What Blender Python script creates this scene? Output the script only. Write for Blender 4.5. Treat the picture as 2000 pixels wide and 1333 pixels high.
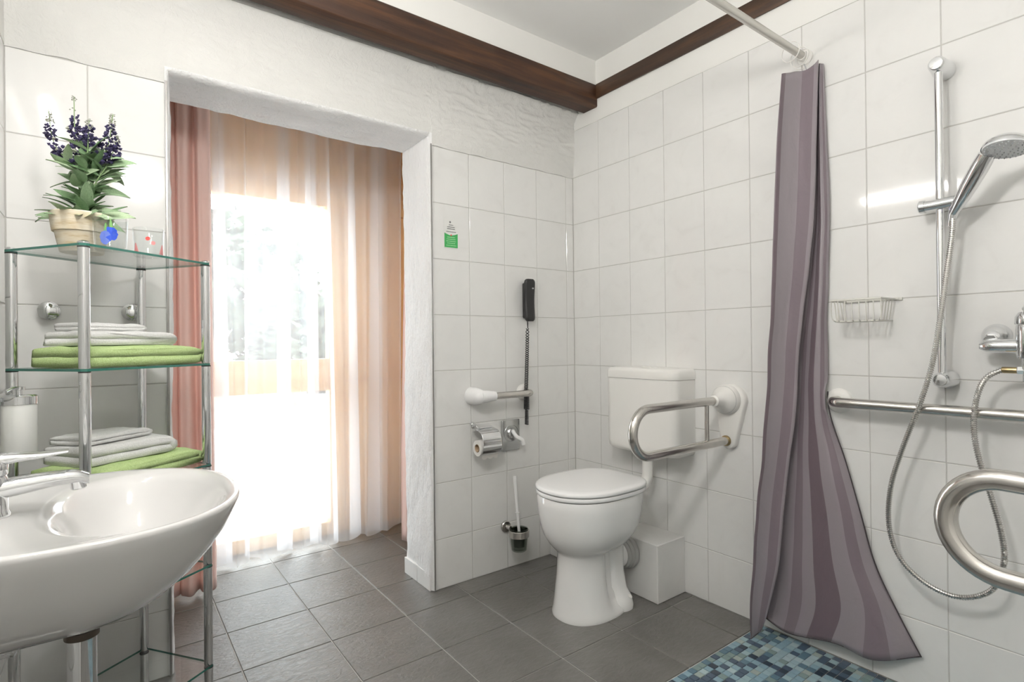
import bpy, bmesh, math, random
from mathutils import Vector, Matrix, Euler, noise

# ---------------------------------------------------------------- scene, camera, light
for o in list(bpy.data.objects):
    bpy.data.objects.remove(o)
sc = bpy.context.scene
COL = sc.collection
random.seed(7)

YAW, PIT, ROL = 0.64053, 0.00276, -0.01049
FW = Vector((math.sin(YAW) * math.cos(PIT), math.cos(YAW) * math.cos(PIT), math.sin(PIT)))
R0 = Vector((math.cos(YAW), -math.sin(YAW), 0))
U0 = R0.cross(FW)
RT = math.cos(ROL) * R0 + math.sin(ROL) * U0
UP = -math.sin(ROL) * R0 + math.cos(ROL) * U0
cam_d = bpy.data.cameras.new('camera')
cam = bpy.data.objects.new('camera', cam_d)
COL.objects.link(cam)
cam.matrix_world = Matrix(((RT.x, UP.x, -FW.x, -2.00365), (RT.y, UP.y, -FW.y, -2.1281), (RT.z, UP.z, -FW.z, 1.09355), (0, 0, 0, 1)))
cam_d.sensor_width = 36.0
cam_d.lens = 1057.86 / 2000 * 36.0
cam_d.clip_start = 0.02
sc.camera = cam

world = bpy.data.worlds.new('sky')
sc.world = world
world.use_nodes = True
bg = world.node_tree.nodes['Background']
bg.inputs[0].default_value = (0.90, 0.95, 1.0, 1)
bg.inputs[1].default_value = 12.0
LAMP_POWER = 128.0         # emission strength of the tube above the basin
FILL_POWER = 128.0         # emission strength of the globe added to brighten the room

portal_d = bpy.data.lights.new('window_portal', 'AREA')
portal_d.shape = 'RECTANGLE'
portal_d.size, portal_d.size_y = 0.66, 1.86
portal_d.cycles.is_portal = True
portal = bpy.data.objects.new('window_portal', portal_d)
portal.location = (-1.305, 1.09, 0.97)
portal.rotation_euler = (math.radians(90), 0, math.radians(180))
portal.rotation_euler = (math.radians(-90), 0, 0)
COL.objects.link(portal)

sc.view_settings.view_transform = 'Standard'
sc.view_settings.look = 'None'
sc.view_settings.gamma = 1.0
sc.view_settings.use_curve_mapping = False
sc.view_settings.exposure = 0.0
sc.cycles.max_bounces = 10
sc.cycles.diffuse_bounces = 6
sc.cycles.glossy_bounces = 5
sc.cycles.transmission_bounces = 8
sc.cycles.transparent_max_bounces = 24
sc.cycles.caustics_reflective = False
sc.cycles.caustics_refractive = False
sc.cycles.sample_clamp_indirect = 6.0

# ---------------------------------------------------------------- helpers
WL = {}                                             # world location of every object


def reg(o, wl, parent):
    WL[o.name] = Vector(wl)
    COL.objects.link(o)
    if parent is not None:
        o.parent = parent
        o.location = Vector(wl) - WL[parent.name]
    else:
        o.location = wl
    return o


def tag(o, label=None, cat=None, group=None, kind=None):
    if label: o['label'] = label
    if cat: o['category'] = cat
    if group: o['group'] = group
    if kind: o['kind'] = kind
    return o


def thing(name, loc, label=None, cat=None, group=None, kind=None, parent=None):
    o = bpy.data.objects.new(name, None)
    o.empty_display_size = 0.05
    reg(o, loc, parent)
    return tag(o, label, cat, group, kind)


def link_mesh(name, me, parent=None, wl=(0, 0, 0)):
    o = bpy.data.objects.new(name, me)
    return reg(o, wl, parent)


def finish(name, bm, mats, parent=None, smooth=True, sharp=40, recalc=True):
    """bm holds world coordinates; the object's origin goes to the bottom centre of its box"""
    if recalc:
        bmesh.ops.recalc_face_normals(bm, faces=bm.faces)
    lo = Vector((1e9,) * 3); hi = Vector((-1e9,) * 3)
    for v in bm.verts:
        for k in range(3):
            lo[k] = min(lo[k], v.co[k]); hi[k] = max(hi[k], v.co[k])
    c = Vector(((lo.x + hi.x) / 2, (lo.y + hi.y) / 2, lo.z))
    for v in bm.verts:
        v.co -= c
    if smooth:
        lim = math.radians(sharp)
        for f in bm.faces: f.smooth = True
        for e in bm.edges:
            if len(e.link_faces) == 2 and e.calc_face_angle(0) > lim:
                e.smooth = False
    me = bpy.data.meshes.new(name)
    bm.to_mesh(me); bm.free()
    if not isinstance(mats, (list, tuple)): mats = [mats]
    for m in mats: me.materials.append(m)
    return link_mesh(name, me, parent, c)


def quad_faces(bm, rows, close_u=False, cap0=False, cap1=False, mi=0):
    """rows: list of lists of BMVert"""
    n = len(rows[0])
    for a, b in zip(rows[:-1], rows[1:]):
        for i in range(n if close_u else n - 1):
            j = (i + 1) % n
            f = bm.faces.new((a[i], a[j], b[j], b[i])); f.material_index = mi
    if cap0: bm.faces.new(rows[0][::-1]).material_index = mi
    if cap1: bm.faces.new(rows[-1]).material_index = mi


def add_box(bm, lo, hi, bev=0.0, seg=2, mi=0, M=None):
    b = bmesh.new()
    bmesh.ops.create_cube(b, size=1)
    for v in b.verts:
        v.co = Vector(((lo[k] + hi[k]) / 2 + v.co[k] * (hi[k] - lo[k])) for k in range(3))
    if bev > 0:
        bmesh.ops.bevel(b, geom=list(b.edges), offset=bev, segments=seg, profile=0.5, affect='EDGES')
    join(bm, b, mi, M)


def join(bm, b, mi=0, M=None):
    mp = {}
    for v in b.verts:
        mp[v] = bm.verts.new(M @ v.co if M else v.co)
    for f in b.faces:
        try:
            nf = bm.faces.new([mp[v] for v in f.verts])
            nf.material_index = mi if mi is not None else f.material_index
        except ValueError:
            pass
    b.free()


def frame_of(t):
    t = t.normalized()
    a = Vector((0, 0, 1)) if abs(t.z) < 0.95 else Vector((1, 0, 0))
    n = t.cross(a).normalized()
    return n, t.cross(n).normalized()


def add_tube(bm, pts, r, seg=12, cap=True, mi=0, closed=False):
    pts = [Vector(p) for p in pts]
    m = len(pts)
    rows = []
    n_prev = None
    for i, p in enumerate(pts):
        if closed:
            t = pts[(i + 1) % m] - pts[i - 1]
        else:
            t = pts[min(i + 1, m - 1)] - pts[max(i - 1, 0)]
        t.normalize()
        if n_prev is None:
            n, _ = frame_of(t)
        else:
            n = n_prev - t * n_prev.dot(t)
            n.normalize()
        n_prev = n
        b = t.cross(n)
        rr = r[i] if isinstance(r, (list, tuple)) else r
        rows.append([bm.verts.new(p + (n * math.cos(2 * math.pi * k / seg) + b * math.sin(2 * math.pi * k / seg)) * rr) for k in range(seg)])
    if closed:
        rows.append(rows[0])
        quad_faces(bm, rows, True, mi=mi)
    else:
        quad_faces(bm, rows, True, cap, cap, mi=mi)


def add_lathe(bm, prof, origin, axis=(0, 0, 1), seg=32, mi=0, cap0=True, cap1=True):
    """prof: list of (radius, height along axis)"""
    ax = Vector(axis).normalized()
    n, b = frame_of(ax)
    o = Vector(origin)
    rows = []
    for r, h in prof:
        r = max(r, 1e-4)
        rows.append([bm.verts.new(o + ax * h + (n * math.cos(2 * math.pi * k / seg) + b * math.sin(2 * math.pi * k / seg)) * r) for k in range(seg)])
    quad_faces(bm, rows, True, cap0, cap1, mi)


def spline(pts, n=8):
    pts = [Vector(p) for p in pts]
    out = []
    P = [pts[0] * 2 - pts[1]] + pts + [pts[-1] * 2 - pts[-2]]
    for i in range(1, len(P) - 2):
        p0, p1, p2, p3 = P[i - 1], P[i], P[i + 1], P[i + 2]
        for k in range(n):
            t = k / n
            out.append(0.5 * ((2 * p1) + (p2 - p0) * t + (2 * p0 - 5 * p1 + 4 * p2 - p3) * t * t + (3 * p1 - p0 - 3 * p2 + p3) * t ** 3))
    out.append(pts[-1].copy())
    return out


def tube_obj(name, pts, r, mat, parent, seg=14):
    bm = bmesh.new(); add_tube(bm, pts, r, seg)
    return finish(name, bm, mat, parent)


def lathe_obj(name, prof, origin, axis, mat, parent, seg=32, cap0=True, cap1=True):
    bm = bmesh.new(); add_lathe(bm, prof, origin, axis, seg, 0, cap0, cap1)
    return finish(name, bm, mat, parent)


def box_obj(name, lo, hi, mat, parent, bev=0.0, seg=2, M=None):
    bm = bmesh.new(); add_box(bm, lo, hi, bev, seg, 0, M)
    return finish(name, bm, mat, parent)


# ---------------------------------------------------------------- materials
def newmat(name):
    m = bpy.data.materials.new(name); m.use_nodes = True
    nt = m.node_tree
    return m, nt, nt.nodes['Principled BSDF']


def N(nt, kind, **kw):
    n = nt.nodes.new(kind)
    for k, v in kw.items():
        setattr(n, k, v)
    return n


def setin(n, **kw):
    for k, v in kw.items():
        n.inputs[k.replace('_', ' ')].default_value = v


def plain(name, col, rough=0.5, metal=0.0, spec=0.5, coat=0.0):
    m, nt, p = newmat(name)
    p.inputs['Base Color'].default_value = (*col, 1)
    p.inputs['Roughness'].default_value = rough
    p.inputs['Metallic'].default_value = metal
    p.inputs['Specular IOR Level'].default_value = spec
    p.inputs['Coat Weight'].default_value = coat
    p.inputs['Coat Roughness'].default_value = 0.05
    return m


def bump(nt, p, tex_out, strength, dist=0.01):
    b = N(nt, 'ShaderNodeBump')
    b.inputs['Strength'].default_value = strength
    b.inputs['Distance'].default_value = dist
    nt.links.new(tex_out, b.inputs['Height'])
    nt.links.new(b.outputs[0], p.inputs['Normal'])
    return b


def noise_tex(nt, scale, detail=4, rough=0.5, coord='Object', sx=None, rnd=False, dist=0.0):
    tc = N(nt, 'ShaderNodeTexCoord')
    vec = tc.outputs[coord]
    if sx:
        mp = N(nt, 'ShaderNodeMapping'); mp.inputs['Scale'].default_value = sx
        nt.links.new(vec, mp.inputs[0]); vec = mp.outputs[0]
    if rnd:
        oi = N(nt, 'ShaderNodeObjectInfo')
        ad = N(nt, 'ShaderNodeVectorMath', operation='MULTIPLY_ADD')
        cmb = N(nt, 'ShaderNodeCombineXYZ')
        for k in range(3): nt.links.new(oi.outputs['Random'], cmb.inputs[k])
        nt.links.new(cmb.outputs[0], ad.inputs[0])
        ad.inputs[1].default_value = (37, 53, 71)
        nt.links.new(vec, ad.inputs[2]); vec = ad.outputs[0]
    n = N(nt, 'ShaderNodeTexNoise')
    n.inputs['Scale'].default_value = scale
    n.inputs['Detail'].default_value = detail
    n.inputs['Roughness'].default_value = rough
    n.inputs['Distortion'].default_value = dist
    nt.links.new(vec, n.inputs['Vector'])
    return n


def ramp(nt, fac, stops):
    r = N(nt, 'ShaderNodeValToRGB')
    el = r.color_ramp.elements
    while len(el) < len(stops): el.new(0.5)
    for e, (pos, c) in zip(el, stops):
        e.position = pos; e.color = (*c, 1)
    nt.links.new(fac, r.inputs[0])
    return r


def noisy(name, stops, scale, rough=0.5, metal=0.0, bstr=0.0, bscale=None, bdist=0.002, detail=5, sx=None, rnd=False, dist=0.0, spec=0.5, brough=0.6):
    m, nt, p = newmat(name)
    n = noise_tex(nt, scale, detail, 0.55, 'Object', sx, rnd, dist)
    r = ramp(nt, n.outputs[0], stops)
    nt.links.new(r.outputs[0], p.inputs['Base Color'])
    p.inputs['Roughness'].default_value = rough
    p.inputs['Metallic'].default_value = metal
    p.inputs['Specular IOR Level'].default_value = spec
    if bstr:
        n2 = noise_tex(nt, bscale or scale, 6, brough, 'Object', sx, rnd, dist)
        bump(nt, p, n2.outputs[0], bstr, bdist)
    return m


M_TILE = noisy('glazed_wall_tile', [(0.30, (0.715, 0.71, 0.695)), (0.42, (0.735, 0.732, 0.718)), (0.75, (0.755, 0.752, 0.738))], 9, 0.07, rnd=True, detail=6, dist=1.2, bstr=0.02, bscale=10, bdist=0.002)
M_GROUT = noisy('wall_grout', [(0.3, (0.47, 0.46, 0.44)), (0.7, (0.53, 0.52, 0.50))], 30, 0.9)
M_PLASTER = noisy('rough_plaster', [(0.3, (0.655, 0.652, 0.63)), (0.7, (0.69, 0.687, 0.665))], 6, 0.85, bstr=0.5, bscale=38, bdist=0.008, dist=1.5)
M_PAINT = noisy('smooth_paint', [(0.3, (0.78, 0.775, 0.75)), (0.7, (0.80, 0.795, 0.77))], 4, 0.85, bstr=0.05, bscale=90, bdist=0.002)
M_CEIL = plain('ceiling_paint', (0.86, 0.86, 0.85), 0.9)
M_REVEAL = noisy('whitewashed_brushed_plaster', [(0.3, (0.84, 0.84, 0.84)), (0.7, (0.88, 0.88, 0.88))], 6, 0.85, bstr=1.0, bscale=70, bdist=0.012, sx=(1, 1, 0.3))
M_FGROUT = noisy('floor_grout', [(0.3, (0.42, 0.41, 0.39)), (0.7, (0.52, 0.51, 0.49))], 30, 0.9)
M_CHROME = plain('polished_chrome', (0.78, 0.79, 0.80), 0.06, 1.0)
M_STEEL = noisy('brushed_steel', [(0.3, (0.56, 0.54, 0.51)), (0.7, (0.63, 0.61, 0.58))], 40, 0.20, 1.0, sx=(1, 1, 1))
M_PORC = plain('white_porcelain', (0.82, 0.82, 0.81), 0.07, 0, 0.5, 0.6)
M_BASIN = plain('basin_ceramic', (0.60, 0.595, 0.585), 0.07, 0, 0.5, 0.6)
M_PLAST = plain('white_plastic', (0.80, 0.79, 0.76), 0.3)
M_SEAT = plain('white_seat_plastic', (0.83, 0.83, 0.83), 0.22)
M_BLACK = plain('black_plastic', (0.012, 0.012, 0.013), 0.35)
M_RUBBER = plain('black_rubber', (0.015, 0.015, 0.015), 0.6)
M_RUBG = plain('grey_rubber', (0.42, 0.42, 0.41), 0.5)
M_BRASS = plain('tarnished_brass', (0.42, 0.33, 0.18), 0.3, 1.0)
M_PAPER = plain('paper', (0.82, 0.80, 0.77), 0.9)
M_CARD = plain('cardboard', (0.45, 0.33, 0.22), 0.9)
M_GREEN = plain('green_print', (0.05, 0.36, 0.10), 0.4)
M_LGREEN = plain('pale_green_print', (0.35, 0.62, 0.35), 0.4)
M_INK = plain('grey_ink', (0.16, 0.16, 0.17), 0.5)
M_RED = plain('red_print', (0.75, 0.07, 0.06), 0.4)
M_PINKP = plain('pink_print', (0.75, 0.30, 0.30), 0.4)
M_BLUE = plain('blue_print', (0.015, 0.07, 0.55), 0.35)
M_BLUE2 = plain('pale_blue_print', (0.12, 0.18, 0.55), 0.35)
M_STEMP = plain('green_stem_print', (0.16, 0.36, 0.10), 0.4)
M_LENS = plain('trim_profile', (0.30, 0.29, 0.28), 0.35, 0.6)


def mat_terry(name, a, b):
    return noisy(name, [(0.3, a), (0.7, b)], 220, 0.95, bstr=0.7, bscale=420, bdist=0.004, spec=0.1)


M_TGREEN = mat_terry('green_terry', (0.43, 0.57, 0.24), (0.54, 0.68, 0.34))
M_TWHITE = mat_terry('white_terry', (0.76, 0.76, 0.75), (0.84, 0.84, 0.83))


def mat_wood(name, c0, c1, c2, rough, axis='x', scale=1.0):
    m, nt, p = newmat(name)
    s = {'x': (0.9, 14, 14), 'y': (14, 0.9, 14), 'z': (14, 14, 0.9)}[axis]
    n = noise_tex(nt, 2.2 * scale, 8, 0.62, 'Object', s, True, 0.6)
    r = ramp(nt, n.outputs[0], [(0.32, c0), (0.5, c1), (0.68, c2)])
    nt.links.new(r.outputs[0], p.inputs['Base Color'])
    p.inputs['Roughness'].default_value = rough
    n2 = noise_tex(nt, 4 * scale, 8, 0.7, 'Object', s, True)
    bump(nt, p, n2.outputs[0], 0.25, 0.004)
    return m


M_BEAMX = mat_wood('dark_beam_wood', (0.018, 0.007, 0.0035), (0.046, 0.018, 0.008), (0.09, 0.038, 0.015), 0.5, 'x')
M_BEAMY = mat_wood('dark_batten_wood', (0.022, 0.011, 0.006), (0.048, 0.023, 0.012), (0.085, 0.042, 0.02), 0.45, 'y')
M_PINEZ = mat_wood('pine_upright', (0.80, 0.44, 0.18), (0.88, 0.54, 0.25), (0.92, 0.62, 0.33), 0.45, 'z', 0.5)
M_PINEX = mat_wood('pine_crosswise', (0.80, 0.44, 0.18), (0.88, 0.54, 0.25), (0.92, 0.62, 0.33), 0.45, 'x', 0.5)


def mat_floor():
    m, nt, p = newmat('slate_floor_tile')
    n = noise_tex(nt, 6, 6, 0.6, 'Object', None, True)
    r = ramp(nt, n.outputs[0], [(0.3, (0.102, 0.096, 0.088)), (0.7, (0.145, 0.138, 0.129))])
    nt.links.new(r.outputs[0], p.inputs['Base Color'])
    p.inputs['Roughness'].default_value = 0.34
    p.inputs['Specular IOR Level'].default_value = 1.0
    n2 = noise_tex(nt, 42, 7, 0.62, 'Object', (0.7, 1.5, 1), True, 0.8)
    bump(nt, p, n2.outputs[0], 0.55, 0.006)
    return m


M_FLOOR = mat_floor()


def mat_glass(name, col, fac_gloss=1.0):
    """thin clear glass: Fresnel reflection over tinted see-through"""
    m = bpy.data.materials.new(name); m.use_nodes = True
    nt = m.node_tree
    for n in list(nt.nodes): nt.nodes.remove(n)
    out = N(nt, 'ShaderNodeOutputMaterial')
    mix = N(nt, 'ShaderNodeMixShader')
    lw = N(nt, 'ShaderNodeLayerWeight'); lw.inputs[0].default_value = 0.5
    pw = N(nt, 'ShaderNodeMath', operation='POWER'); pw.inputs[1].default_value = 4.0
    nt.links.new(lw.outputs['Facing'], pw.inputs[0])
    fr = N(nt, 'ShaderNodeMath', operation='MULTIPLY_ADD'); fr.inputs[1].default_value = 0.6; fr.inputs[2].default_value = 0.04
    nt.links.new(pw.outputs[0], fr.inputs[0])
    tr = N(nt, 'ShaderNodeBsdfTransparent'); tr.inputs[0].default_value = (*col, 1)
    gl = N(nt, 'ShaderNodeBsdfGlossy'); gl.inputs['Roughness'].default_value = 0.02
    nt.links.new(fr.outputs[0], mix.inputs[0])
    nt.links.new(tr.outputs[0], mix.inputs[1]); nt.links.new(gl.outputs[0], mix.inputs[2])
    nt.links.new(mix.outputs[0], out.inputs[0])
    return m


M_GLASS = mat_glass('clear_glass', (0.97, 0.99, 0.98))
M_SHELFG = mat_glass('shelf_glass', (0.982, 0.995, 0.99))
M_TUMBLER = mat_glass('tumbler_glass', (0.975, 0.985, 0.985))
M_GEDGE = plain('green_glass_edge', (0.03, 0.14, 0.11), 0.1, 0, 0.6)
M_SMOKE = mat_glass('smoked_glass', (0.72, 0.75, 0.72))
M_FROST = plain('frosted_white_glass', (0.78, 0.79, 0.76), 0.25)


def mat_sheer():
    m = bpy.data.materials.new('sheer_voile'); m.use_nodes = True
    nt = m.node_tree
    for n in list(nt.nodes): nt.nodes.remove(n)
    out = N(nt, 'ShaderNodeOutputMaterial')
    mix = N(nt, 'ShaderNodeMixShader'); mix.inputs[0].default_value = 0.44
    mix2 = N(nt, 'ShaderNodeMixShader'); mix2.inputs[0].default_value = 0.33
    tr = N(nt, 'ShaderNodeBsdfTransparent')
    di = N(nt, 'ShaderNodeBsdfDiffuse'); di.inputs[0].default_value = (0.90, 0.91, 0.94, 1)
    tl = N(nt, 'ShaderNodeBsdfTranslucent'); tl.inputs[0].default_value = (0.90, 0.91, 0.94, 1)
    nt.links.new(di.outputs[0], mix2.inputs[1]); nt.links.new(tl.outputs[0], mix2.inputs[2])
    nt.links.new(tr.outputs[0], mix.inputs[1]); nt.links.new(mix2.outputs[0], mix.inputs[2])
    nt.links.new(mix.outputs[0], out.inputs[0])
    return m


M_SHEER = mat_sheer()


def mat_drape():
    m, nt, p = newmat('salmon_drape')
    p.inputs['Base Color'].default_value = (0.92, 0.71, 0.65, 1)
    p.inputs['Roughness'].default_value = 0.8
    p.inputs['Sheen Weight'].default_value = 0.3
    out = nt.nodes['Material Output']
    tl = N(nt, 'ShaderNodeBsdfTranslucent'); tl.inputs[0].default_value = (0.94, 0.72, 0.65, 1)
    mix = N(nt, 'ShaderNodeMixShader'); mix.inputs[0].default_value = 0.25
    nt.links.new(p.outputs[0], mix.inputs[1]); nt.links.new(tl.outputs[0], mix.inputs[2])
    nt.links.new(mix.outputs[0], out.inputs[0])
    return m


M_DRAPE = mat_drape()


def mat_curtain():
    m, nt, p = newmat('striped_satin_curtain')
    at = N(nt, 'ShaderNodeAttribute', attribute_name='stripe')
    mul = N(nt, 'ShaderNodeMath', operation='FRACT')
    nt.links.new(at.outputs['Fac'], mul.inputs[0])
    D, L, D2 = (0.125, 0.092, 0.108), (0.235, 0.205, 0.225), (0.165, 0.130, 0.150)
    r = ramp(nt, mul.outputs[0], [(0.0, D), (0.33, L), (0.62, D2), (0.80, L)])
    r.color_ramp.interpolation = 'CONSTANT'
    nt.links.new(r.outputs[0], p.inputs['Base Color'])
    p.inputs['Roughness'].default_value = 0.42
    p.inputs['Sheen Weight'].default_value = 0.25
    p.inputs['Specular IOR Level'].default_value = 0.45
    n = noise_tex(nt, 18, 4, 0.5, 'Object', (1, 1, 0.6), False, 0.5)
    bump(nt, p, n.outputs[0], 0.35, 0.01)
    return m


M_CURT = mat_curtain()
M_HEM = plain('dark_curtain_hem', (0.05, 0.04, 0.045), 0.6)

# ---------------------------------------------------------------- tiles
TILE_CACHE = {}


def tile_mesh(w, h, t, axis, mat, bev=0.0012):
    key = (round(w, 4), round(h, 4), t, axis, mat.name)
    if key in TILE_CACHE: return TILE_CACHE[key]
    a, b = w / 2, h / 2
    def mp(u, v, n):
        return {'y-': (u, -n, v), 'x-': (-n, u, v), 'x+': (n, u, v), 'z+': (u, v, n), 'z+r': (u, v, n)}[axis]
    vs, fs = [], []
    for (du, dv, n) in ((a, b, 0), (a, b, t - bev), (a - bev, b - bev, t)):
        for su, sv in ((-1, -1), (1, -1), (1, 1), (-1, 1)):
            vs.append(mp(su * du, sv * dv, n))
    for l in (0, 4):
        for i in range(4):
            j = (i + 1) % 4
            fs.append((l + i, l + j, l + 4 + j, l + 4 + i))
    fs.append((8, 9, 10, 11)); fs.append((3, 2, 1, 0))
    me = bpy.data.meshes.new('tile'); me.from_pydata(vs, [], fs)
    bm = bmesh.new(); bm.from_mesh(me); bmesh.ops.recalc_face_normals(bm, faces=bm.faces); bm.to_mesh(me); bm.free()
    me.materials.append(mat)
    TILE_CACHE[key] = me
    return me


JT = 0.0028


def put_tiles(parent, axis, plane, us, vs, skip=None, mat=None, name='wall_tile', t=0.007, jt=JT):
    """us, vs: joint lines; one tile object between each pair"""
    for u0, u1 in zip(us[:-1], us[1:]):
        for v0, v1 in zip(vs[:-1], vs[1:]):
            if skip and skip((u0 + u1) / 2, (v0 + v1) / 2): continue
            w, h = abs(u1 - u0) - jt, abs(v1 - v0) - jt
            if w < 0.004 or h < 0.004: continue
            me = tile_mesh(w, h, t, axis, mat or M_TILE)
            cu, cv = (u0 + u1) / 2, (v0 + v1) / 2
            # faces of the tiles lie in 'plane'
            loc = {'y-': (cu, plane + t, cv), 'x-': (plane + t, cu, cv), 'x+': (plane - t, cu, cv), 'z+': (cu, cv, plane - t)}[axis]
            link_mesh(name, me, parent, loc)


XL, YF = -2.24, -2.66            # left wall, wall behind the camera
OPX0, OPX1, OPZ = -1.842, -0.86, 2.016
WT = 0.265                       # thickness of the back wall
ZC = 2.524
YB = 1.0                         # inner face of the pine window wall
ROWS = [0.0] + [0.22 + 0.25 * k for k in range(8)]          # 0 .. 1.97
GB = 0.0016                       # grout lies this far behind the tile face

# ---------------------------------------------------------------- floor
floor = thing('floor', (-1.1, -0.8, -0.12), 'slate grey tiled bathroom floor with a blue mosaic shower corner', 'floor', kind='structure')
bm = bmesh.new()
add_box(bm, (XL - 0.1, YF - 0.1, -0.12), (0.12, 1.06, -0.0035))
finish('screed', bm, M_FGROUT, floor, False)
fx = [-0.15 - 0.30007 * k for k in range(-1, 8)]
fx = sorted([x for x in fx if XL < x < 0] + [XL, 0.0])
fy = [0.1784 - 0.30007 * k for k in range(-3, 10)]
fy = sorted([y for y in fy if YF < y < YB] + [YF, YB])
MOSX, MOSY = -1.05, 0.1784 - 0.30007 * 4
def skip_floor(x, y):
    if x > MOSX and y < MOSY and y > -2.23: return True
    if y > 0.12:
        return x < -2.24 or x > -0.45
    return False
put_tiles(floor, 'z+', 0.0, fx, fy, skip_floor, M_FLOOR, 'floor_tile', 0.008, 0.0045)

MOSC = [(0.055, 0.085, 0.125), (0.03, 0.045, 0.065), (0.20, 0.31, 0.37), (0.26, 0.37, 0.41), (0.17, 0.24, 0.24), (0.28, 0.34, 0.32), (0.09, 0.16, 0.21), (0.33, 0.43, 0.47)]
MOSM = [plain('mosaic_glaze_%s' % n, c, 0.16) for n, c in zip(('navy', 'ink', 'sky', 'pale', 'moss', 'sage', 'petrol', 'ice'), MOSC)]
MOSW = [3, 1.6, 3, 3, 2.2, 2.2, 2.5, 1.5]
rest = bmesh.new()
ps = 0.0262
nx, ny = int(-MOSX / ps), int((MOSY + 2.22) / ps)
cells = []
for i in range(nx):
    for j in range(ny):
        cells.append((-(i + 0.5) * ps - 0.001, MOSY - 0.002 - (j + 0.5) * ps, random.choices(range(8), MOSW)[0]))
def in_view(x, y):
    # the corner of the shower floor by the curtain
    return x > -0.66 and y > -1.55 and (x + 0.60) > (-1.03 - y) * 1.30 - 0.03
near = sorted([c for c in cells if in_view(c[0], c[1])], key=lambda c: -c[1])
near = near[:298]
nset = set((c[0], c[1]) for c in near)
for x, y, k in near:
    me = tile_mesh(ps - 0.0022, ps - 0.0022, 0.004, 'z+', MOSM[k], 0.0006)
    link_mesh('mosaic_tile', me, floor, (x, y, -0.0045))
for x, y, k in cells:
    if (x, y) in nset: continue
    h = (ps - 0.0022) / 2
    add_box(rest, (x - h, y - h, -0.0045), (x + h, y + h, -0.0005), 0, 1, k)
o = finish('mosaic_tiles', rest, MOSM, floor, False)
o['kind'] = 'stuff'

# ---------------------------------------------------------------- back wall
wb = thing('wall_back', (-1.12, 0.13, 0), 'white tiled back wall with rough plaster above and a deep opening', 'wall', kind='structure')
bm = bmesh.new()
add_box(bm, (XL - 0.1, GB, 0), (OPX0 - 0.001, WT - 0.002, 2.62))
add_box(bm, (OPX1 + 0.001, GB, 0), (0.1, WT - 0.002, 2.62))
add_box(bm, (OPX0 - 0.001, GB, OPZ + 0.002), (OPX1 + 0.001, WT - 0.002, 2.62))
finish('masonry', bm, M_GROUT, wb, False)
put_tiles(wb, 'y-', 0.0, [OPX1, -0.6576, -0.4554, -0.2532, -0.051, 0.0], ROWS)
put_tiles(wb, 'y-', 0.0, [XL, -2.05, OPX0], ROWS)


def fbm(p, s, o=4):
    return noise.fractal(Vector(p) * s, 1.0, 2.0, o, noise_basis='PERLIN_ORIGINAL')


def strokes(x, z, s=9.0):
    """curling trowel strokes"""
    w = noise.noise(Vector((x * 3.1, z * 3.1, 3.3))) * 2.4
    q = noise.noise(Vector((x * s * 0.6 + w, z * s * 2.6 + w, 1.7)))
    r = noise.noise(Vector((x * s * 1.7 - w, z * s * 4.4, 9.1)))
    return 0.6 * (1 - abs(q) * 2) + 0.4 * (1 - abs(r) * 2)


bm = bmesh.new()
rows = []
NXP, NZP = 520, 90
for i in range(NXP + 1):
    x = XL + (0.0 - XL) * i / NXP
    inside = OPX0 - 0.004 < x < OPX1 + 0.004
    zb = OPZ + 0.004 if inside else 1.97 + 0.006 * noise.noise(Vector((x * 14, 0, 0)))
    col = [bm.verts.new((x, 0.002, zb))]
    for j in range(NZP + 1):
        f = j / NZP
        z = zb + (2.40 - zb) * f
        fade = min(1, f * 6)
        amp = 0.0032 + 0.0085 * max(0, min(1, (x + 1.3) / 1.0)) * (0.45 + 0.65 * f) * 1.5
        d = 0.003 + fade * amp * (0.5 + 0.7 * strokes(x, z)) + 0.004 * fade * fbm((x, z, 0), 2.5)
        if z > 2.235: d += ((z - 2.235) / 0.06) ** 2 * 0.03 if z < 2.30 else 0.03
        col.append(bm.verts.new((x, -d, z)))
    rows.append(col)
quad_faces(bm, rows)
finish('plaster', bm, M_PLASTER, wb, True, 80)

# lining of the opening: right jamb, soffit, left jamb as one rough skin
bm = bmesh.new()
path = []
nj = 90
for k in range(nj + 1): path.append((OPX1, 0.004 + (OPZ - 0.004) * k / nj, (-1, 0)))
for k in range(1, 50): path.append((OPX1 + (OPX0 - OPX1) * k / 50, OPZ, (0, -1)))
for k in range(nj + 1): path.append((OPX0, OPZ - (OPZ - 0.004) * k / nj, (1, 0)))
prof = [(-0.009, -0.008), (-0.007, 0.0), (-0.001, 0.0045), (0.012, 0.007)] + [(0.012 + 0.24 * k / 22, 0.007) for k in range(1, 23)] + [(0.262, 0.002), (0.2655, -0.004)]
rows = []
for (x, z, n) in path:
    row = []
    cn = Vector((n[0], 0, n[1]))
    dc = 0.0
    if abs(z - OPZ) < 1e-6 and (abs(x - OPX1) < 1e-6 or abs(x - OPX0) < 1e-6):
        cn = Vector((-1 if x == OPX1 else 1, 0, -1))
    for (y, d) in prof:
        if n[0] != 0: s = strokes(y * 1.6, z * 0.55, 11)
        else: s = strokes(x * 0.55, y * 2.2, 11)
        dd = d + (0.0055 * s + 0.008 * fbm((x * 1.3, y * 2, z * 1.3), 3.0)) * (1 if 0.003 < y < 0.264 else 0.35)
        row.append(bm.verts.new(Vector((x, y, z)) + cn * dd))
    rows.append(row)
quad_faces(bm, rows)
finish('reveal', bm, M_REVEAL, wb, True, 80)
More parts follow.
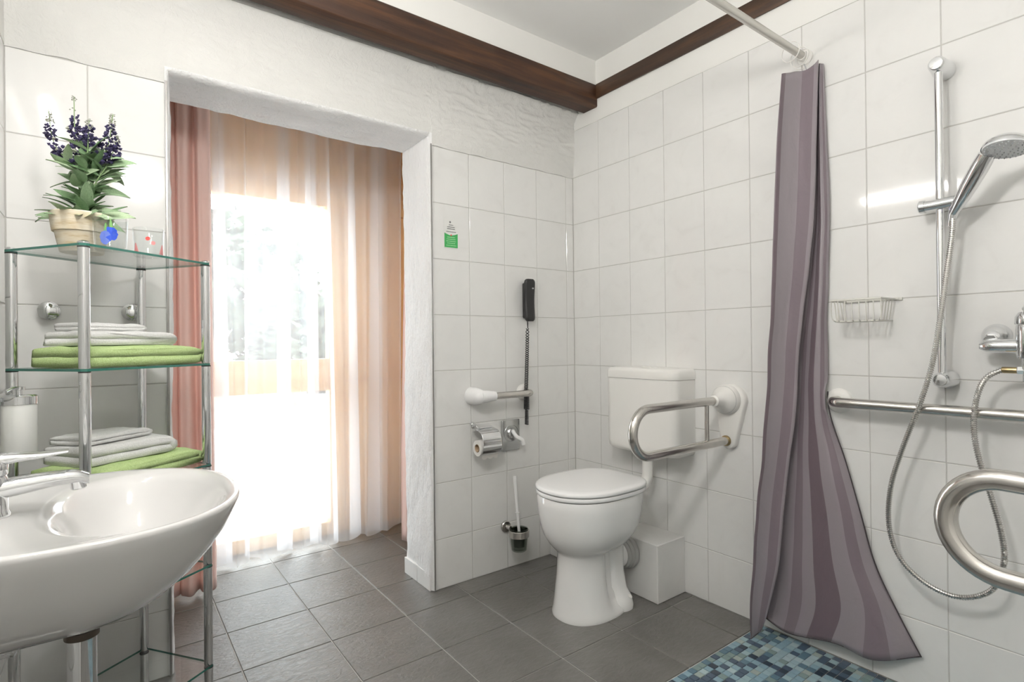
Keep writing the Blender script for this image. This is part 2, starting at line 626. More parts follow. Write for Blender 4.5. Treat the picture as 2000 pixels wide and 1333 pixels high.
for x0, x1 in ((OPX1 - 0.001, OPX1 + 0.005), (OPX0 - 0.006, OPX0 + 0.001)):
    box_obj('edge_profile', (x0, -0.0105, 0), (x1, 0.010, 1.975), M_LENS, wb, 0.0008, 1)
for y0, y1 in ((0.008, 0.13), (0.133, 0.262)):
    box_obj('skirting_tile', (OPX1 - 0.016, y0, 0), (OPX1 - 0.004, y1, 0.075), M_TILE, wb, 0.0012, 1)

# ---------------------------------------------------------------- right wall
wr = thing('wall_right', (0.06, -1.3, 0), 'white tiled shower wall on the right', 'wall', kind='structure')
bm = bmesh.new(); add_box(bm, (GB, YF - 0.1, 0), (0.12, 0.1, 2.62))
finish('masonry', bm, M_GROUT, wr, False)
ry = [0.0] + [-0.1881 - 0.20216 * k for k in range(0, 13)]
ry = [y for y in ry if y > YF] + [YF]
def skip_box(u, v):
    return u > -0.685 and v < 0.2
put_tiles(wr, 'x-', 0.0, ry, ROWS + [2.22], skip_box)
bm = bmesh.new()
rows = []
for i in range(121):
    y = YF + (0 - YF) * i / 120
    zb = 2.2195 + 0.002 * noise.noise(Vector((y * 9, 1, 0)))
    col = [bm.verts.new((0.002, y, zb))]
    for j in range(15):
        z = zb + (ZC + 0.01 - zb) * j / 14
        col.append(bm.verts.new((-0.001 - 0.002 * min(1, j / 2) + 0.0015 * fbm((y, z, 4), 3), y, z)))
    rows.append(col)
quad_faces(bm, rows)
finish('plaster', bm, M_PAINT, wr, True, 80)

# ---------------------------------------------------------------- left wall, wall behind the camera, ceiling
wl = thing('wall_left', (XL - 0.06, -1.3, 0), 'white tiled wall carrying the washbasin', 'wall', kind='structure')
bm = bmesh.new(); add_box(bm, (XL - 0.12, YF - 0.1, 0), (XL - GB, 0.1, 2.62))
finish('masonry', bm, M_GROUT, wl, False)
ly = [0.0] + [-0.19 - 0.2022 * k for k in range(0, 8)]
put_tiles(wl, 'x+', XL, ly, ROWS)
bm = bmesh.new(); add_box(bm, (XL - GB - 0.001, YF, 1.972), (XL + 0.001, 0.0, ZC + 0.01)); add_box(bm, (XL - GB - 0.001, YF, 0), (XL + 0.0, -1.61, 1.972))
finish('plaster', bm, M_PAINT, wl, False)
wf = thing('wall_front', (-1.1, YF - 0.06, 0), 'white painted wall opposite the window opening', 'wall', kind='structure')
bm = bmesh.new(); add_box(bm, (XL - 0.1, YF - 0.12, 0), (0.1, YF, 2.62))
finish('masonry', bm, M_PAINT, wf, False)
bm = bmesh.new(); add_box(bm, (XL - 0.1, YF - 0.1, ZC), (0.1, 0.1, ZC + 0.1))
tag(finish('ceiling', bm, M_CEIL, None, False), 'plain white painted ceiling', 'ceiling', kind='structure')

# bulkhead above the beam and the two dark timbers
bm = bmesh.new(); add_box(bm, (XL, -0.182, 2.397), (0.0, 0.0, ZC + 0.005))
tag(finish('wall_bulkhead', bm, M_PAINT, None, False), 'white strip of wall resting on the dark beam', 'wall', kind='structure')
bm = bmesh.new()
rows = []
for i in range(60):
    x = XL + (-0.004 - XL) * i / 59
    w = [0.003 * noise.noise(Vector((x * 2.3, k * 7.1, 0.3))) for k in range(4)]
    rows.append([bm.verts.new(p) for p in ((x, -0.094 + w[0], 2.286 + w[1]), (x, -0.186 + w[2], 2.285 + w[1]), (x, -0.191 + w[2], 2.290 + w[1]), (x, -0.191 + w[2], 2.394), (x, -0.186, 2.399), (x, -0.094, 2.399))])
quad_faces(bm, rows, True, True, True)
tag(finish('trim_1', bm, M_BEAMX, None, True, 50), 'thick dark brown timber beam above the window opening', 'beam', kind='structure')
bm = bmesh.new()
rows = []
for i in range(50):
    y = YF + (-0.1915 - YF) * i / 49
    w = [0.002 * noise.noise(Vector((y * 2.3, k * 7.1, 5.3))) for k in range(4)]
    rows.append([bm.verts.new(p) for p in ((-0.001, y, 2.328 + w[0]), (-0.012, y, 2.326 + w[0]), (-0.014, y, 2.329 + w[0]), (-0.014, y, 2.396 + w[1]), (-0.012, y, 2.399 + w[1]), (-0.001, y, 2.399))])
quad_faces(bm, rows, True, True, True)
tag(finish('trim_2', bm, M_BEAMY, None, True, 50), 'slim dark brown timber batten along the shower wall', 'batten', kind='structure')

# ---------------------------------------------------------------- window bay
bx0, bx1 = -2.2, -0.47
wby = thing('wall_bay', (-1.33, 0.6, 0), 'white side walls and top of the window bay', 'wall', kind='structure')
bm = bmesh.new()
add_box(bm, (bx0 - 0.1, WT - 0.003, 0), (bx0, YB + 0.1, 2.5))
add_box(bm, (bx1, WT - 0.003, 0), (bx1 + 0.1, YB + 0.1, 2.5))
add_box(bm, (bx0 - 0.1, WT - 0.003, 2.36), (bx1 + 0.1, YB + 0.1, 2.5))
finish('plaster', bm, M_REVEAL, wby, False)

win = thing('window_1', (-1.33, YB, 0), 'pine framed glazed window wall behind the sheer curtain', 'window', kind='structure')
WX0, WX1 = -1.625, -0.985
def pine(name, x0, x1, z0, z1, y0=YB, y1=YB + 0.07, m=M_PINEZ, bev=0.004):
    return box_obj(name, (x0, y0, z0), (x1, y1, z1), m, win, bev, 2)
pine('head_panel', bx0, bx1, 1.995, 2.36, YB + 0.012, m=M_PINEX)
pine('head_rail', bx0, bx1, 1.885, 1.993, m=M_PINEX)
pine('stile', WX0 - 0.085, WX0, 0.0, 1.883)
pine('stile', WX1, WX1 + 0.085, 0.0, 1.883)
pine('transom', WX0 + 0.001, WX1 - 0.001, 0.83, 1.012, m=M_PINEX)
pine('bottom_rail', WX0 + 0.001, WX1 - 0.001, 0.0, 0.075, m=M_PINEX)
for a, b in ((bx0, WX0 - 0.087), (WX1 + 0.087, bx1)):
    pine('upper_panel', a, b, 0.962, 1.883, YB + 0.012)
    pine('mid_rail', a, b, 0.880, 0.960, m=M_PINEX)
    pine('lower_panel', a, b, 0.0, 0.878, YB + 0.012)
box_obj('pane', (WX0 - 0.01, YB + 0.03, 1.002), (WX1 + 0.01, YB + 0.036, 1.893), M_GLASS, win)
box_obj('pane', (WX0 - 0.01, YB + 0.03, 0.065), (WX1 + 0.01, YB + 0.036, 0.84), M_GLASS, win)

# ---------------------------------------------------------------- outside
bm = bmesh.new(); add_box(bm, (-30, 1.12, -0.4), (30, 60, -0.2))
tag(finish('terrace', bm, noisy('pale_paving', [(0.3, (0.56, 0.56, 0.56)), (0.7, (0.62, 0.62, 0.62))], 2, 0.9), None, False), 'pale paved terrace outside the window', 'terrace', kind='structure')
M_LEAFT = noisy('tree_leaves', [(0.3, (0.035, 0.05, 0.03)), (0.7, (0.06, 0.08, 0.05))], 3, 0.8)
M_BARK = noisy('bark', [(0.3, (0.16, 0.13, 0.10)), (0.7, (0.26, 0.22, 0.18))], 12, 0.9)
def tree(x, y, h, rad, label, seed):
    rnd = random.Random(seed)
    t = thing('tree', (x, y, -0.2), label, 'tree', 'trees outside the window')
    tube_obj('trunk', spline([(x, y, -0.2), (x + 0.1, y, 0.3), (x, y, h - rad * 1.3), (x + 0.05, y, h - rad * 0.5)], 5), [0.22 - 0.011 * i for i in range(16)], M_BARK, t, 8)
    bm = bmesh.new()
    lob = [(Vector((x, y, h - rad)) + Vector((rnd.uniform(-1, 1), rnd.uniform(-1, 1), rnd.uniform(-1.1, 0.7))) * rad * 0.6, rad * rnd.uniform(0.35, 0.6)) for _ in range(9)]
    for c, r in lob:
        for _ in range(420):
            d = Vector((rnd.gauss(0, 1), rnd.gauss(0, 1), rnd.gauss(0, 1))).normalized() * r * rnd.uniform(0.6, 1.0)
            p = c + d
            n, b = frame_of((d + Vector((rnd.uniform(-1, 1), rnd.uniform(-1, 1), rnd.uniform(-1, 1))) * r * 0.8))
            s = rnd.uniform(0.07, 0.15)
            bm.faces.new([bm.verts.new(p + q) for q in (n * s, b * s * 0.6, -n * s, -b * s * 0.6)])
    o = finish('crown', bm, M_LEAFT, t, False, recalc=False)
    o['kind'] = 'stuff'
tree(-0.75, 7.5, 4.0, 1.6, 'leafy tree with the tallest crown seen through the sheer curtain', 1)
tree(0.9, 9.0, 2.9, 1.4, 'lower rounded tree right of the tallest one outside', 2)
tree(2.9, 13.0, 2.2, 1.7, 'distant low tree at the right of the view outside', 3)

# ---------------------------------------------------------------- curtains in the bay
def sheet(name, xs_fn, zs, nu, mat, parent=None, thick=None):
    bm = bmesh.new()
    rows = []
    for z in zs:
        rows.append([bm.verts.new(xs_fn(i / nu, z)) for i in range(nu + 1)])
    quad_faces(bm, rows)
    return finish(name, bm, mat, parent, True, 180)

def sheer_fn(u, z):
    h = z / 2.3
    x = -1.74 + 1.16 * u
    ph = 2 * math.pi * u
    k = ph * 8.4 + 1.1 * math.sin(ph * 1.6 + 0.4) + 0.7 * math.sin(ph * 3.1 + 2.0)
    sway = 0.55 * (1 - h) * math.sin(ph * 1.3 + 1.0)
    grow = 0.80 + 0.35 * (1 - h)
    y = 0.83 + 0.036 * grow * math.sin(k + sway) + 0.010 * math.sin(2.3 * k + 1.0 + h) + 0.010 * math.sin(ph * 2.3 + 2)
    amp = 0.034 + 0.018 * math.sin(ph * 2.7 + 0.6)
    dx = amp * grow * math.sin(2 * (k + sway) + 0.6) * 0.55 + amp * 0.9 * math.cos(k + sway)
    dx += 0.030 * (1 - h) * math.sin(ph * 1.9 + 0.3)
    return (x + dx, y, z if z > 0.05 else z + 0.010 * (1 + math.sin(ph * 4.5)))
zs = [0.012 + 2.27 * k / 70 for k in range(71)]
s = sheet('sheer_curtain', sheer_fn, zs, 640, M_SHEER)
tag(s, 'white sheer voile curtain hanging in soft folds before the bright window', 'curtain')

def drape_l(u, z):
    h = z / 2.3
    x = -1.93 + (0.285 + 0.01 * (1 - h)) * u
    ph = 2 * math.pi * u
    return (x + 0.012 * math.sin(ph * 4 + 1), 0.60 + 0.034 * math.sin(ph * 4.0 + 0.5 * math.sin(2.5 * h)) + 0.008 * math.sin(ph * 11), z)
s = sheet('drape', drape_l, [0.02 + 2.28 * k / 40 for k in range(41)], 120, M_DRAPE)
tag(s, 'salmon pink drape in full folds at the left of the opening', 'curtain', 'salmon drapes')
sol = s.modifiers.new('thickness', 'SOLIDIFY'); sol.thickness = 0.002
def drape_r(u, z):
    h = z / 2.3
    x = (-0.715 - 0.012 * math.sin(1.5 * (1 - h))) + 0.055 * max(0, (h - 0.22)) + 0.20 * u
    ph = 2 * math.pi * u
    return (x, 0.60 + 0.022 * math.sin(ph * 3.0 + 2.6) + 0.005 * math.sin(ph * 9), z)
s = sheet('drape', drape_r, [0.02 + 2.28 * k / 40 for k in range(41)], 90, M_DRAPE)
tag(s, 'narrow strip of salmon pink drape peeping out beside the white jamb', 'curtain', 'salmon drapes')
sol = s.modifiers.new('thickness', 'SOLIDIFY'); sol.thickness = 0.002
for nm, y in (('curtain_rail', 0.83), ('curtain_rail', 0.60)):
    r = thing(nm, (-1.33, y, 2.3), 'white curtain rail carrying the %s' % ('sheer curtain' if y > 0.7 else 'two salmon drapes'), 'rail')
    box_obj('track', (-2.19, y - 0.012, 2.288), (-0.48, y + 0.012, 2.36), M_PLAST, r, 0.002)

# ---------------------------------------------------------------- lamp above the basin, added fill globe
def emit(name, col, s):
    m = bpy.data.materials.new(name); m.use_nodes = True
    p = m.node_tree.nodes['Principled BSDF']
    p.inputs['Base Color'].default_value = (0.8, 0.8, 0.8, 1)
    p.inputs['Emission Color'].default_value = (*col, 1)
    p.inputs['Emission Strength'].default_value = s
    return m
t = thing('wall_lamp', (XL + 0.03, -0.85, 2.02), 'slim wall lamp with a glowing tube above the washbasin', 'lamp')
box_obj('housing', (XL + 0.001, -1.13, 2.015), (XL + 0.03, -0.57, 2.065), M_CHROME, t, 0.004)
bm = bmesh.new(); add_tube(bm, [(XL + 0.052, -1.11, 2.04), (XL + 0.052, -0.59, 2.04)], 0.013, 16)
finish('tube', bm, emit('lamp_glow', (1.0, 0.965, 0.92), LAMP_POWER), t)
LX, LY = -1.85, -1.64
t = thing('fill_globe', (LX, LY, ZC), 'white hanging globe added out of view to brighten the room', 'lamp')  # added fill light above the frame, lifts the overall brightness
lathe_obj('canopy', [(0.055, 0), (0.052, -0.02), (0.012, -0.03)], (LX, LY, ZC), (0, 0, 1), M_PLAST, t, 30)
tube_obj('rod', [(LX, LY, ZC - 0.028), (LX, LY, ZC - 0.40)], 0.006, M_PLAST, t, 10)
bm = bmesh.new(); add_lathe(bm, [(0.092 * math.sin(math.pi * k / 20), -0.092 * math.cos(math.pi * k / 20)) for k in range(21)], (LX, LY, ZC - 0.48), (0, 0, 1), 40)
finish('globe', bm, emit('fill_glow', (1.0, 0.975, 0.94), FILL_POWER), t)

# ---------------------------------------------------------------- toilet
def sring(bm, cx, cy, af, ab, b, z, n=2.3, seg=56, nb=None):
    """superellipse ring; front (towards -x) half-length af, back ab, half-width b"""
    out = []
    for k in range(seg):
        th = 2 * math.pi * k / seg
        c, s = math.cos(th), math.sin(th)
        e = 2 / n if c < 0 else 2 / (nb or n)
        X = math.copysign(abs(c) ** e, c) * (ab if c > 0 else af)
        Y = math.copysign(abs(s) ** e, s) * b
        out.append(bm.verts.new((cx + X, cy + Y, z)))
    return out

TY = -0.525
wc = thing('toilet', (-0.42, TY, 0), 'white porcelain floor-standing toilet with closed lid', 'toilet')
bm = bmesh.new()
TR = [(-0.43, 0.160, 0.150, 0.124, 0.000), (-0.43, 0.161, 0.150, 0.125, 0.012), (-0.43, 0.156, 0.145, 0.118, 0.03), (-0.435, 0.146, 0.140, 0.107, 0.09),
      (-0.435, 0.139, 0.120, 0.098, 0.16), (-0.435, 0.134, 0.115, 0.095, 0.246), (-0.435, 0.138, 0.125, 0.099, 0.255), (-0.432, 0.152, 0.145, 0.116, 0.266),
      (-0.43, 0.172, 0.170, 0.137, 0.287), (-0.427, 0.194, 0.195, 0.157, 0.32), (-0.425, 0.207, 0.215, 0.168, 0.355), (-0.424, 0.216, 0.226, 0.175, 0.405),
      (-0.424, 0.220, 0.230, 0.178, 0.44), (-0.424, 0.222, 0.232, 0.180, 0.475), (-0.424, 0.219, 0.230, 0.177, 0.483)]
rows = [sring(bm, cx, TY, af, ab, b, z, 2.25, 64, 2.6) for cx, af, ab, b, z in TR]
for row, (cx, af, ab, b, z) in zip(rows, TR):       # waist behind the front column
    if 0.02 < z < 0.26:
        for v in row:
            f = max(0.0, min(1.0, ((v.co.x - cx) / ab - 0.02) / 0.30))
            v.co.y = TY + (v.co.y - TY) * (1 - (0.34 if z > 0.05 else 0.12) * f * f * (3 - 2 * f))
quad_faces(bm, rows, True, True, True)
finish('bowl', bm, M_PORC, wc, True, 55)
# shaped foot behind the pedestal with its fixing flanges
bm = bmesh.new()
rows = [sring(bm, -0.315, TY, 0.07, a, b, z, 2.4, 40) for a, b, z in ((0.065, 0.118, 0.0), (0.066, 0.119, 0.016), (0.062, 0.110, 0.045), (0.055, 0.085, 0.075), (0.05, 0.07, 0.14), (0.05, 0.07, 0.24), (0.06, 0.08, 0.30))]
quad_faces(bm, rows, True, True, True)
finish('foot', bm, M_PORC, wc)
for s in (-1, 1):
    lathe_obj('fixing_cap', [(0.0095, 0), (0.0095, 0.003), (0.006, 0.006), (0.001, 0.007)], (-0.30, TY + s * 0.106, 0.049), (0.15, s * 0.5, 0.85), M_PLAST, wc, 16)
def slab(name, zs, mat, parent, sh=0.0):
    bm = bmesh.new()
    rows = [sring(bm, -0.424, TY, 0.226 * k, 0.226 * k - 0.0, 0.184 * k, z, 2.2, 72, 3.2) for k, z in zs]
    quad_faces(bm, rows, True, True, True)
    return finish(name, bm, mat, parent, True, 60)
slab('seat', [(0.97, 0.4865), (0.99, 0.487), (1.0, 0.490), (1.0, 0.499), (0.99, 0.503)], M_SEAT, wc)
slab('lid', [(0.985, 0.5055), (1.005, 0.507), (1.012, 0.511), (1.010, 0.517), (0.995, 0.5210), (0.965, 0.5235), (0.85, 0.5250), (0.5, 0.526), (0.2, 0.5262)], M_SEAT, wc)
for s in (-1, 1):
    tube_obj('hinge', [(-0.212, TY + s * 0.075 - 0.02, 0.503), (-0.212, TY + s * 0.075 + 0.02, 0.503)], 0.011, M_CHROME, wc, 14)
bm = bmesh.new(); add_tube(bm, spline([(-0.33, TY, 0.19), (-0.28, TY, 0.185), (-0.23, TY, 0.18)], 6), [0.05 + 0.0006 * i for i in range(13)], 32)
finish('outlet', bm, M_PORC, wc)
bm = bmesh.new()
add_lathe(bm, [(0.058, 0.0), (0.062, 0.004), (0.062, 0.016), (0.066, 0.018), (0.066, 0.034), (0.072, 0.038), (0.072, 0.052), (0.064, 0.054), (0.064, 0.064)], (-0.252, TY, 0.18), (1, 0, 0), 36)
finish('outlet_sleeve', bm, M_RUBG, wc, True, 30)
tube_obj('flush_pipe', spline([(-0.075, TY - 0.02, 0.598), (-0.075, TY - 0.02, 0.52), (-0.085, TY - 0.02, 0.475), (-0.13, TY - 0.015, 0.445), (-0.215, TY, 0.44)], 8), 0.024, M_PLAST, wc, 20)

ci = thing('cistern', (-0.07, -0.545, 0.6), 'white plastic cistern mounted on tiles above the toilet', 'cistern')
def rbox(name, x0, x1, y0, y1, levels, mat, parent, r=0.03):
    """box with rounded front corners lofted over (z, inset) levels"""
    bm = bmesh.new(); rows = []
    for z, ins in levels:
        xa, ya, yb = x0 + ins, y0 + ins, y1 - ins
        row = [(x1, ya)]
        for k in range(9):
            a = math.pi * 1.5 - k * math.pi / 16
            row.append((xa + r + r * math.cos(a), ya + r + r * math.sin(a)))
        for k in range(9):
            a = math.pi - k * math.pi / 16
            row.append((xa + r + r * math.cos(a), yb - r + r * math.sin(a)))
        row.append((x1, yb))
        rows.append([bm.verts.new((x, y, z)) for x, y in row])
    quad_faces(bm, rows, True, True, True)
    return finish(name, bm, mat, parent, True, 45)
rbox('tank', -0.14, -0.001, -0.742, -0.348, [(0.600, 0.022), (0.604, 0.012), (0.615, 0.004), (0.64, 0.001), (0.927, 0.0)], M_PLAST, ci, 0.042)
rbox('lid', -0.143, -0.001, -0.745, -0.345, [(0.9285, 0.0008), (0.932, 0.0), (0.958, 0.0005), (0.968, 0.004), (0.974, 0.012), (0.976, 0.026)], M_PLAST, ci, 0.044)
lathe_obj('flush_button', [(0.02, 0), (0.02, 0.004), (0.016, 0.006), (0.001, 0.0065)], (-0.075, -0.545, 0.976), (0, 0, 1), M_PLAST, ci, 24)

# tiled casing along the wall behind the toilet
pc = thing('pipe_casing', (-0.093, -0.345, 0), 'low white tiled pipe casing behind the toilet', 'casing')
bm = bmesh.new(); add_box(bm, (-0.184, -0.679, 0), (-0.001, -0.001, 0.241))
finish('core', bm, M_GROUT, pc, False)
put_tiles(pc, 'x-', -0.187, [-0.682, -0.453, -0.251, -0.049, 0.0], [0.0, 0.244], name='casing_tile', t=0.006)
put_tiles(pc, 'y-', -0.682, [-0.187, 0.0], [0.0, 0.244], name='casing_tile', t=0.006)
put_tiles(pc, 'z+', 0.244, [-0.187, 0.0], [-0.682, -0.453, -0.251, -0.049, 0.0], name='casing_tile', t=0.006)

# ---------------------------------------------------------------- hinged support rails
def arc(c, r, a0, a1, n, ax, ay):
    return [Vector(c) + Vector(ax) * r * math.cos(a0 + (a1 - a0) * k / n) + Vector(ay) * r * math.sin(a0 + (a1 - a0) * k / n) for k in range(n + 1)]

sr = thing('support_rail', (0, -0.905, 0.66), 'hinged steel support rail with white wall plate beside the toilet', 'grab rail')
zt, zb = 0.857, 0.692
rr = (zt - zb) / 2
pts = [Vector((-0.085, -0.90, zt))] + [Vector((-0.085 - 0.04 * k, -0.90, zt)) for k in range(1, 11)]
pts += arc((-0.50, -0.90, (zt + zb) / 2), rr, math.pi / 2, 3 * math.pi / 2, 20, (1, 0, 0), (0, 0, 1))
pts += [Vector((-0.46 + 0.04 * k, -0.90, zb)) for k in range(0, 11)] + [Vector((-0.028, -0.90, zb))]
tube_obj('loop', pts, 0.0165, M_STEEL, sr, 20)
tube_obj('strut', [(-0.155, -0.90, zt - 0.012), (-0.155, -0.90, zb + 0.012)], 0.0085, M_STEEL, sr, 14)
bm = bmesh.new()                                    # teardrop wall plate
rows = []
for x, g in ((-0.001, 0.0), (-0.016, 0.0), (-0.022, -0.003), (-0.024, -0.008)):
    row = []
    for k in range(25):
        a = math.pi * k / 24
        row.append((-0.915 - (0.066 + g) * math.cos(a), 0.852 + (0.066 + g) * math.sin(a)))
    for k in range(13):
        a = math.pi + math.pi * k / 12
        row.append((-0.905 - (0.034 + g) * math.cos(a), 0.692 + (0.034 + g) * math.sin(a)))
    rows.append([bm.verts.new((x, y, z)) for y, z in row])
quad_faces(bm, rows, True, True, True)
finish('wall_plate', bm, M_PLAST, sr, True, 50)
bm = bmesh.new(); add_lathe(bm, [(0.060, 0.0), (0.060, 0.008), (0.056, 0.020), (0.046, 0.034), (0.033, 0.046), (0.026, 0.060), (0.0235, 0.075), (0.0215, 0.090), (0.019, 0.092)], (-0.024, -0.904, zt), (-1, 0, 0), 36)
finish('hub', bm, M_PLAST, sr)
tube_obj('hub_seam', arc((-0.046, -0.904, zt), 0.0535, 0, 2 * math.pi, 40, (0, 1, 0), (0, 0, 1)), 0.0012, M_RUBG, sr, 6)
lathe_obj('stop_ring', [(0.021, 0.0), (0.021, 0.006), (0.018, 0.007)], (-0.0245, -0.90, zb), (-1, 0, 0), M_BRASS, sr, 24)

sr = thing('support_rail', (-0.94, YF, 0.70), 'curved steel support rail reaching in close at the lower right', 'grab rail')
cx, cy, cz, rr = -0.93, -1.917, 0.805, 0.074
ph = 0.108
D = Vector((math.sin(ph), math.cos(ph), 0))
L = 0.70
pts = [Vector((cx, cy, cz + rr)) - D * L * (1 - k / 8) for k in range(8)]
pts += arc((cx, cy, cz), rr, math.pi / 2, -math.pi / 2, 24, D, (0, 0, 1))
pts += [Vector((cx, cy, cz - rr)) - D * L * (k / 8) for k in range(1, 9)]
tube_obj('loop', pts, 0.016, M_STEEL, sr, 24)
e = pts[0]
box_obj('wall_plate', (e.x - 0.06, YF + 0.001, cz - 0.13), (e.x + 0.06, YF + 0.05, cz + 0.13), M_PLAST, sr, 0.02, 3)

# short horizontal bar on the back wall
gb = thing('grab_bar', (-0.505, -0.05, 0.85), 'short steel grab bar with white rosettes on the back wall', 'grab rail')
zz = 0.848
tube_obj('bar', spline([(-0.355, -0.02, zz), (-0.352, -0.05, zz), (-0.375, -0.077, zz), (-0.42, -0.08, zz), (-0.52, -0.08, zz), (-0.605, -0.08, zz)], 7), 0.0165, M_STEEL, gb, 20)
lathe_obj('rosette', [(0.040, 0.0), (0.040, 0.006), (0.036, 0.012), (0.026, 0.018), (0.0175, 0.021)], (-0.355, -0.001, zz), (0, -1, 0), M_PLAST, gb, 32)
bm = bmesh.new()
add_lathe(bm, [(0.042, 0.0), (0.042, 0.012), (0.041, 0.03), (0.038, 0.05), (0.034, 0.066), (0.030, 0.078), (0.02, 0.088), (0.001, 0.092)], (-0.652, -0.001, zz), (0, -1, 0), 32)
finish('rosette', bm, M_SEAT, gb)
bm = bmesh.new()
add_lathe(bm, [(0.030, 0.0), (0.028, 0.03), (0.024, 0.055), (0.021, 0.075), (0.018, 0.077)], (-0.648, -0.068, zz), (1, -0.12, 0), 28)
finish('sleeve', bm, M_SEAT, gb)

# long bar on the shower wall
gb = thing('grab_bar', (-0.04, -2.0, 0.87), 'long steel grab bar across the shower wall', 'grab rail')
zz = 0.884
tube_obj('bar', spline([(-0.01, -1.312, zz), (-0.045, -1.312, zz), (-0.065, -1.325, zz), (-0.072, -1.36, zz), (-0.072, -1.5, zz), (-0.072, -2.0, zz), (-0.072, -2.5, zz), (-0.065, -2.56, zz), (-0.04, -2.575, zz), (-0.008, -2.575, zz)], 8), 0.0165, M_STEEL, gb, 22)
for y in (-1.312, -2.575):
    lathe_obj('rosette', [(0.041, 0.0), (0.041, 0.006), (0.038, 0.012), (0.028, 0.017), (0.0172, 0.019)], (-0.0005, y, zz), (-1, 0, 0), M_PLAST, gb, 32)

# ---------------------------------------------------------------- small fittings on the back wall
ph = thing('telephone', (-0.341, -0.02, 1.195), 'black wall telephone handset with coiled cord', 'telephone')
bm = bmesh.new(); rows = []
for k in range(29):
    f = k / 28
    z = 1.197 + 0.207 * f
    w = 0.0275 + 0.0035 * f
    g = min(f, 1 - f) * 0.207                       # distance to the nearer end
    e = 1.0 if g > 0.022 else 0.62 + 0.38 * math.sqrt(max(0.0, 1 - ((0.022 - g) / 0.022) ** 2))
    off = 0.003 * math.cos(2 * math.pi * f)
    row = []
    for q in range(28):
        a = 2 * math.pi * q / 28
        X = math.copysign(abs(math.cos(a)) ** 0.6, math.cos(a)) * w * e
        Y = math.copysign(abs(math.sin(a)) ** 0.6, math.sin(a)) * 0.013 * (0.7 + 0.3 * e)
        row.append(bm.verts.new((-0.3415 + X, -0.045 - off + Y, z)))
    rows.append(row)
quad_faces(bm, rows, True, True, True)
finish('handset', bm, M_BLACK, ph)
bm = bmesh.new(); add_box(bm, (-0.355, -0.036, 1.212), (-0.328, -0.001, 1.390), 0.009, 3)
finish('cradle', bm, M_BLACK, ph)
box_obj('badge', (-0.335, -0.0602, 1.355), (-0.325, -0.0570, 1.362), plain('silver_badge', (0.5, 0.5, 0.5), 0.3, 0.8), ph)
pts = [Vector((-0.344, -0.034, 1.20)), Vector((-0.345, -0.034, 1.165))]
bm = bmesh.new()
add_tube(bm, [(-0.347, -0.036, 1.205), (-0.346, -0.034, 1.185), (-0.344, -0.033, 1.162)], 0.0021, 8)
add_tube(bm, [(-0.342, -0.030, 1.205), (-0.342, -0.031, 1.185), (-0.344, -0.033, 1.162)], 0.0021, 8)
finish('cord_end', bm, M_BLACK, ph)
def coil(turns, x0, x1, z0, z1, r, phase, dense, rz=None):
    out = []
    n = turns * 12
    for i in range(n + 1):
        f = i / n
        g = f ** dense
        a = 2 * math.pi * turns * f + phase
        rad = r * (0.85 + 0.15 * f)
        out.append(Vector((x0 + (x1 - x0) * f + rad * math.cos(a), -0.030 + rad * math.sin(a) * 0.8, z0 + (z1 - z0) * g)))
    return out
for phs in (0, math.pi):
    bm = bmesh.new(); add_tube(bm, coil(15, -0.344, -0.356, 1.162, 0.86, 0.0092, phs, 0.80), 0.0021, 6)
    finish('coiled_cord', bm, M_BLACK, ph)
bm = bmesh.new(); add_tube(bm, coil(16, -0.358, -0.359, 0.86, 0.765, 0.0095, 0, 1.0), 0.0025, 6); add_tube(bm, coil(16, -0.349, -0.350, 0.85, 0.762, 0.0095, 2, 1.0), 0.0025, 6)
finish('coiled_cord', bm, M_BLACK, ph)
bm = bmesh.new(); add_tube(bm, coil(11, -0.354, -0.355, 0.762, 0.688, 0.0085, 1, 1.0), 0.0027, 6)
finish('coiled_cord', bm, M_BLACK, ph)

# notice
no = thing('notice', (-0.757, -0.001, 1.525), 'small white and green printed notice stuck on a wall tile', 'notice')
box_obj('card', (-0.793, -0.0016, 1.522), (-0.720, -0.0004, 1.655), plain('notice_white', (0.70, 0.70, 0.68), 0.35), no)
bm = bmesh.new()
rows = [[], []]
for k in range(17):
    f = k / 16
    x = -0.791 + 0.069 * f
    rows[0].append(bm.verts.new((x, -0.0022, 1.526)))
    rows[1].append(bm.verts.new((x, -0.0022, 1.591 - 0.009 * math.sin(math.pi * f))))
quad_faces(bm, rows)
finish('green_field', bm, M_GREEN, no, False)
def ink_line(y, w, m, seed, h=0.003):
    rnd = random.Random(seed)
    bm = bmesh.new(); x = -0.7565 - w / 2
    while x < -0.7565 + w / 2:
        l = rnd.uniform(0.003, 0.009)
        add_box(bm, (x, -0.0029, y), (min(x + l, -0.7565 + w / 2), -0.0023, y + h)); x += l + 0.0014
    finish('print_line', bm, m, no, False)
for i, (y, w) in enumerate(((1.627, 0.022), (1.617, 0.038), (1.609, 0.040), (1.596, 0.050))): ink_line(y, w, M_INK, i)
for i, (y, w) in enumerate(((1.571, 0.040), (1.562, 0.046), (1.553, 0.050), (1.544, 0.042), (1.534, 0.050))): ink_line(y, w, M_LGREEN, 20 + i)
bm = bmesh.new(); add_lathe(bm, [(0.005, 0), (0.004, 0.0008)], (-0.761, -0.0022, 1.641), (0, -1, 0), 6)
finish('emblem', bm, M_INK, no, False)
bm = bmesh.new(); add_lathe(bm, [(0.004, 0), (0.003, 0.0006)], (-0.7565, -0.0026, 1.582), (0, -1, 0), 8)
finish('emblem', bm, M_RED, no, False)

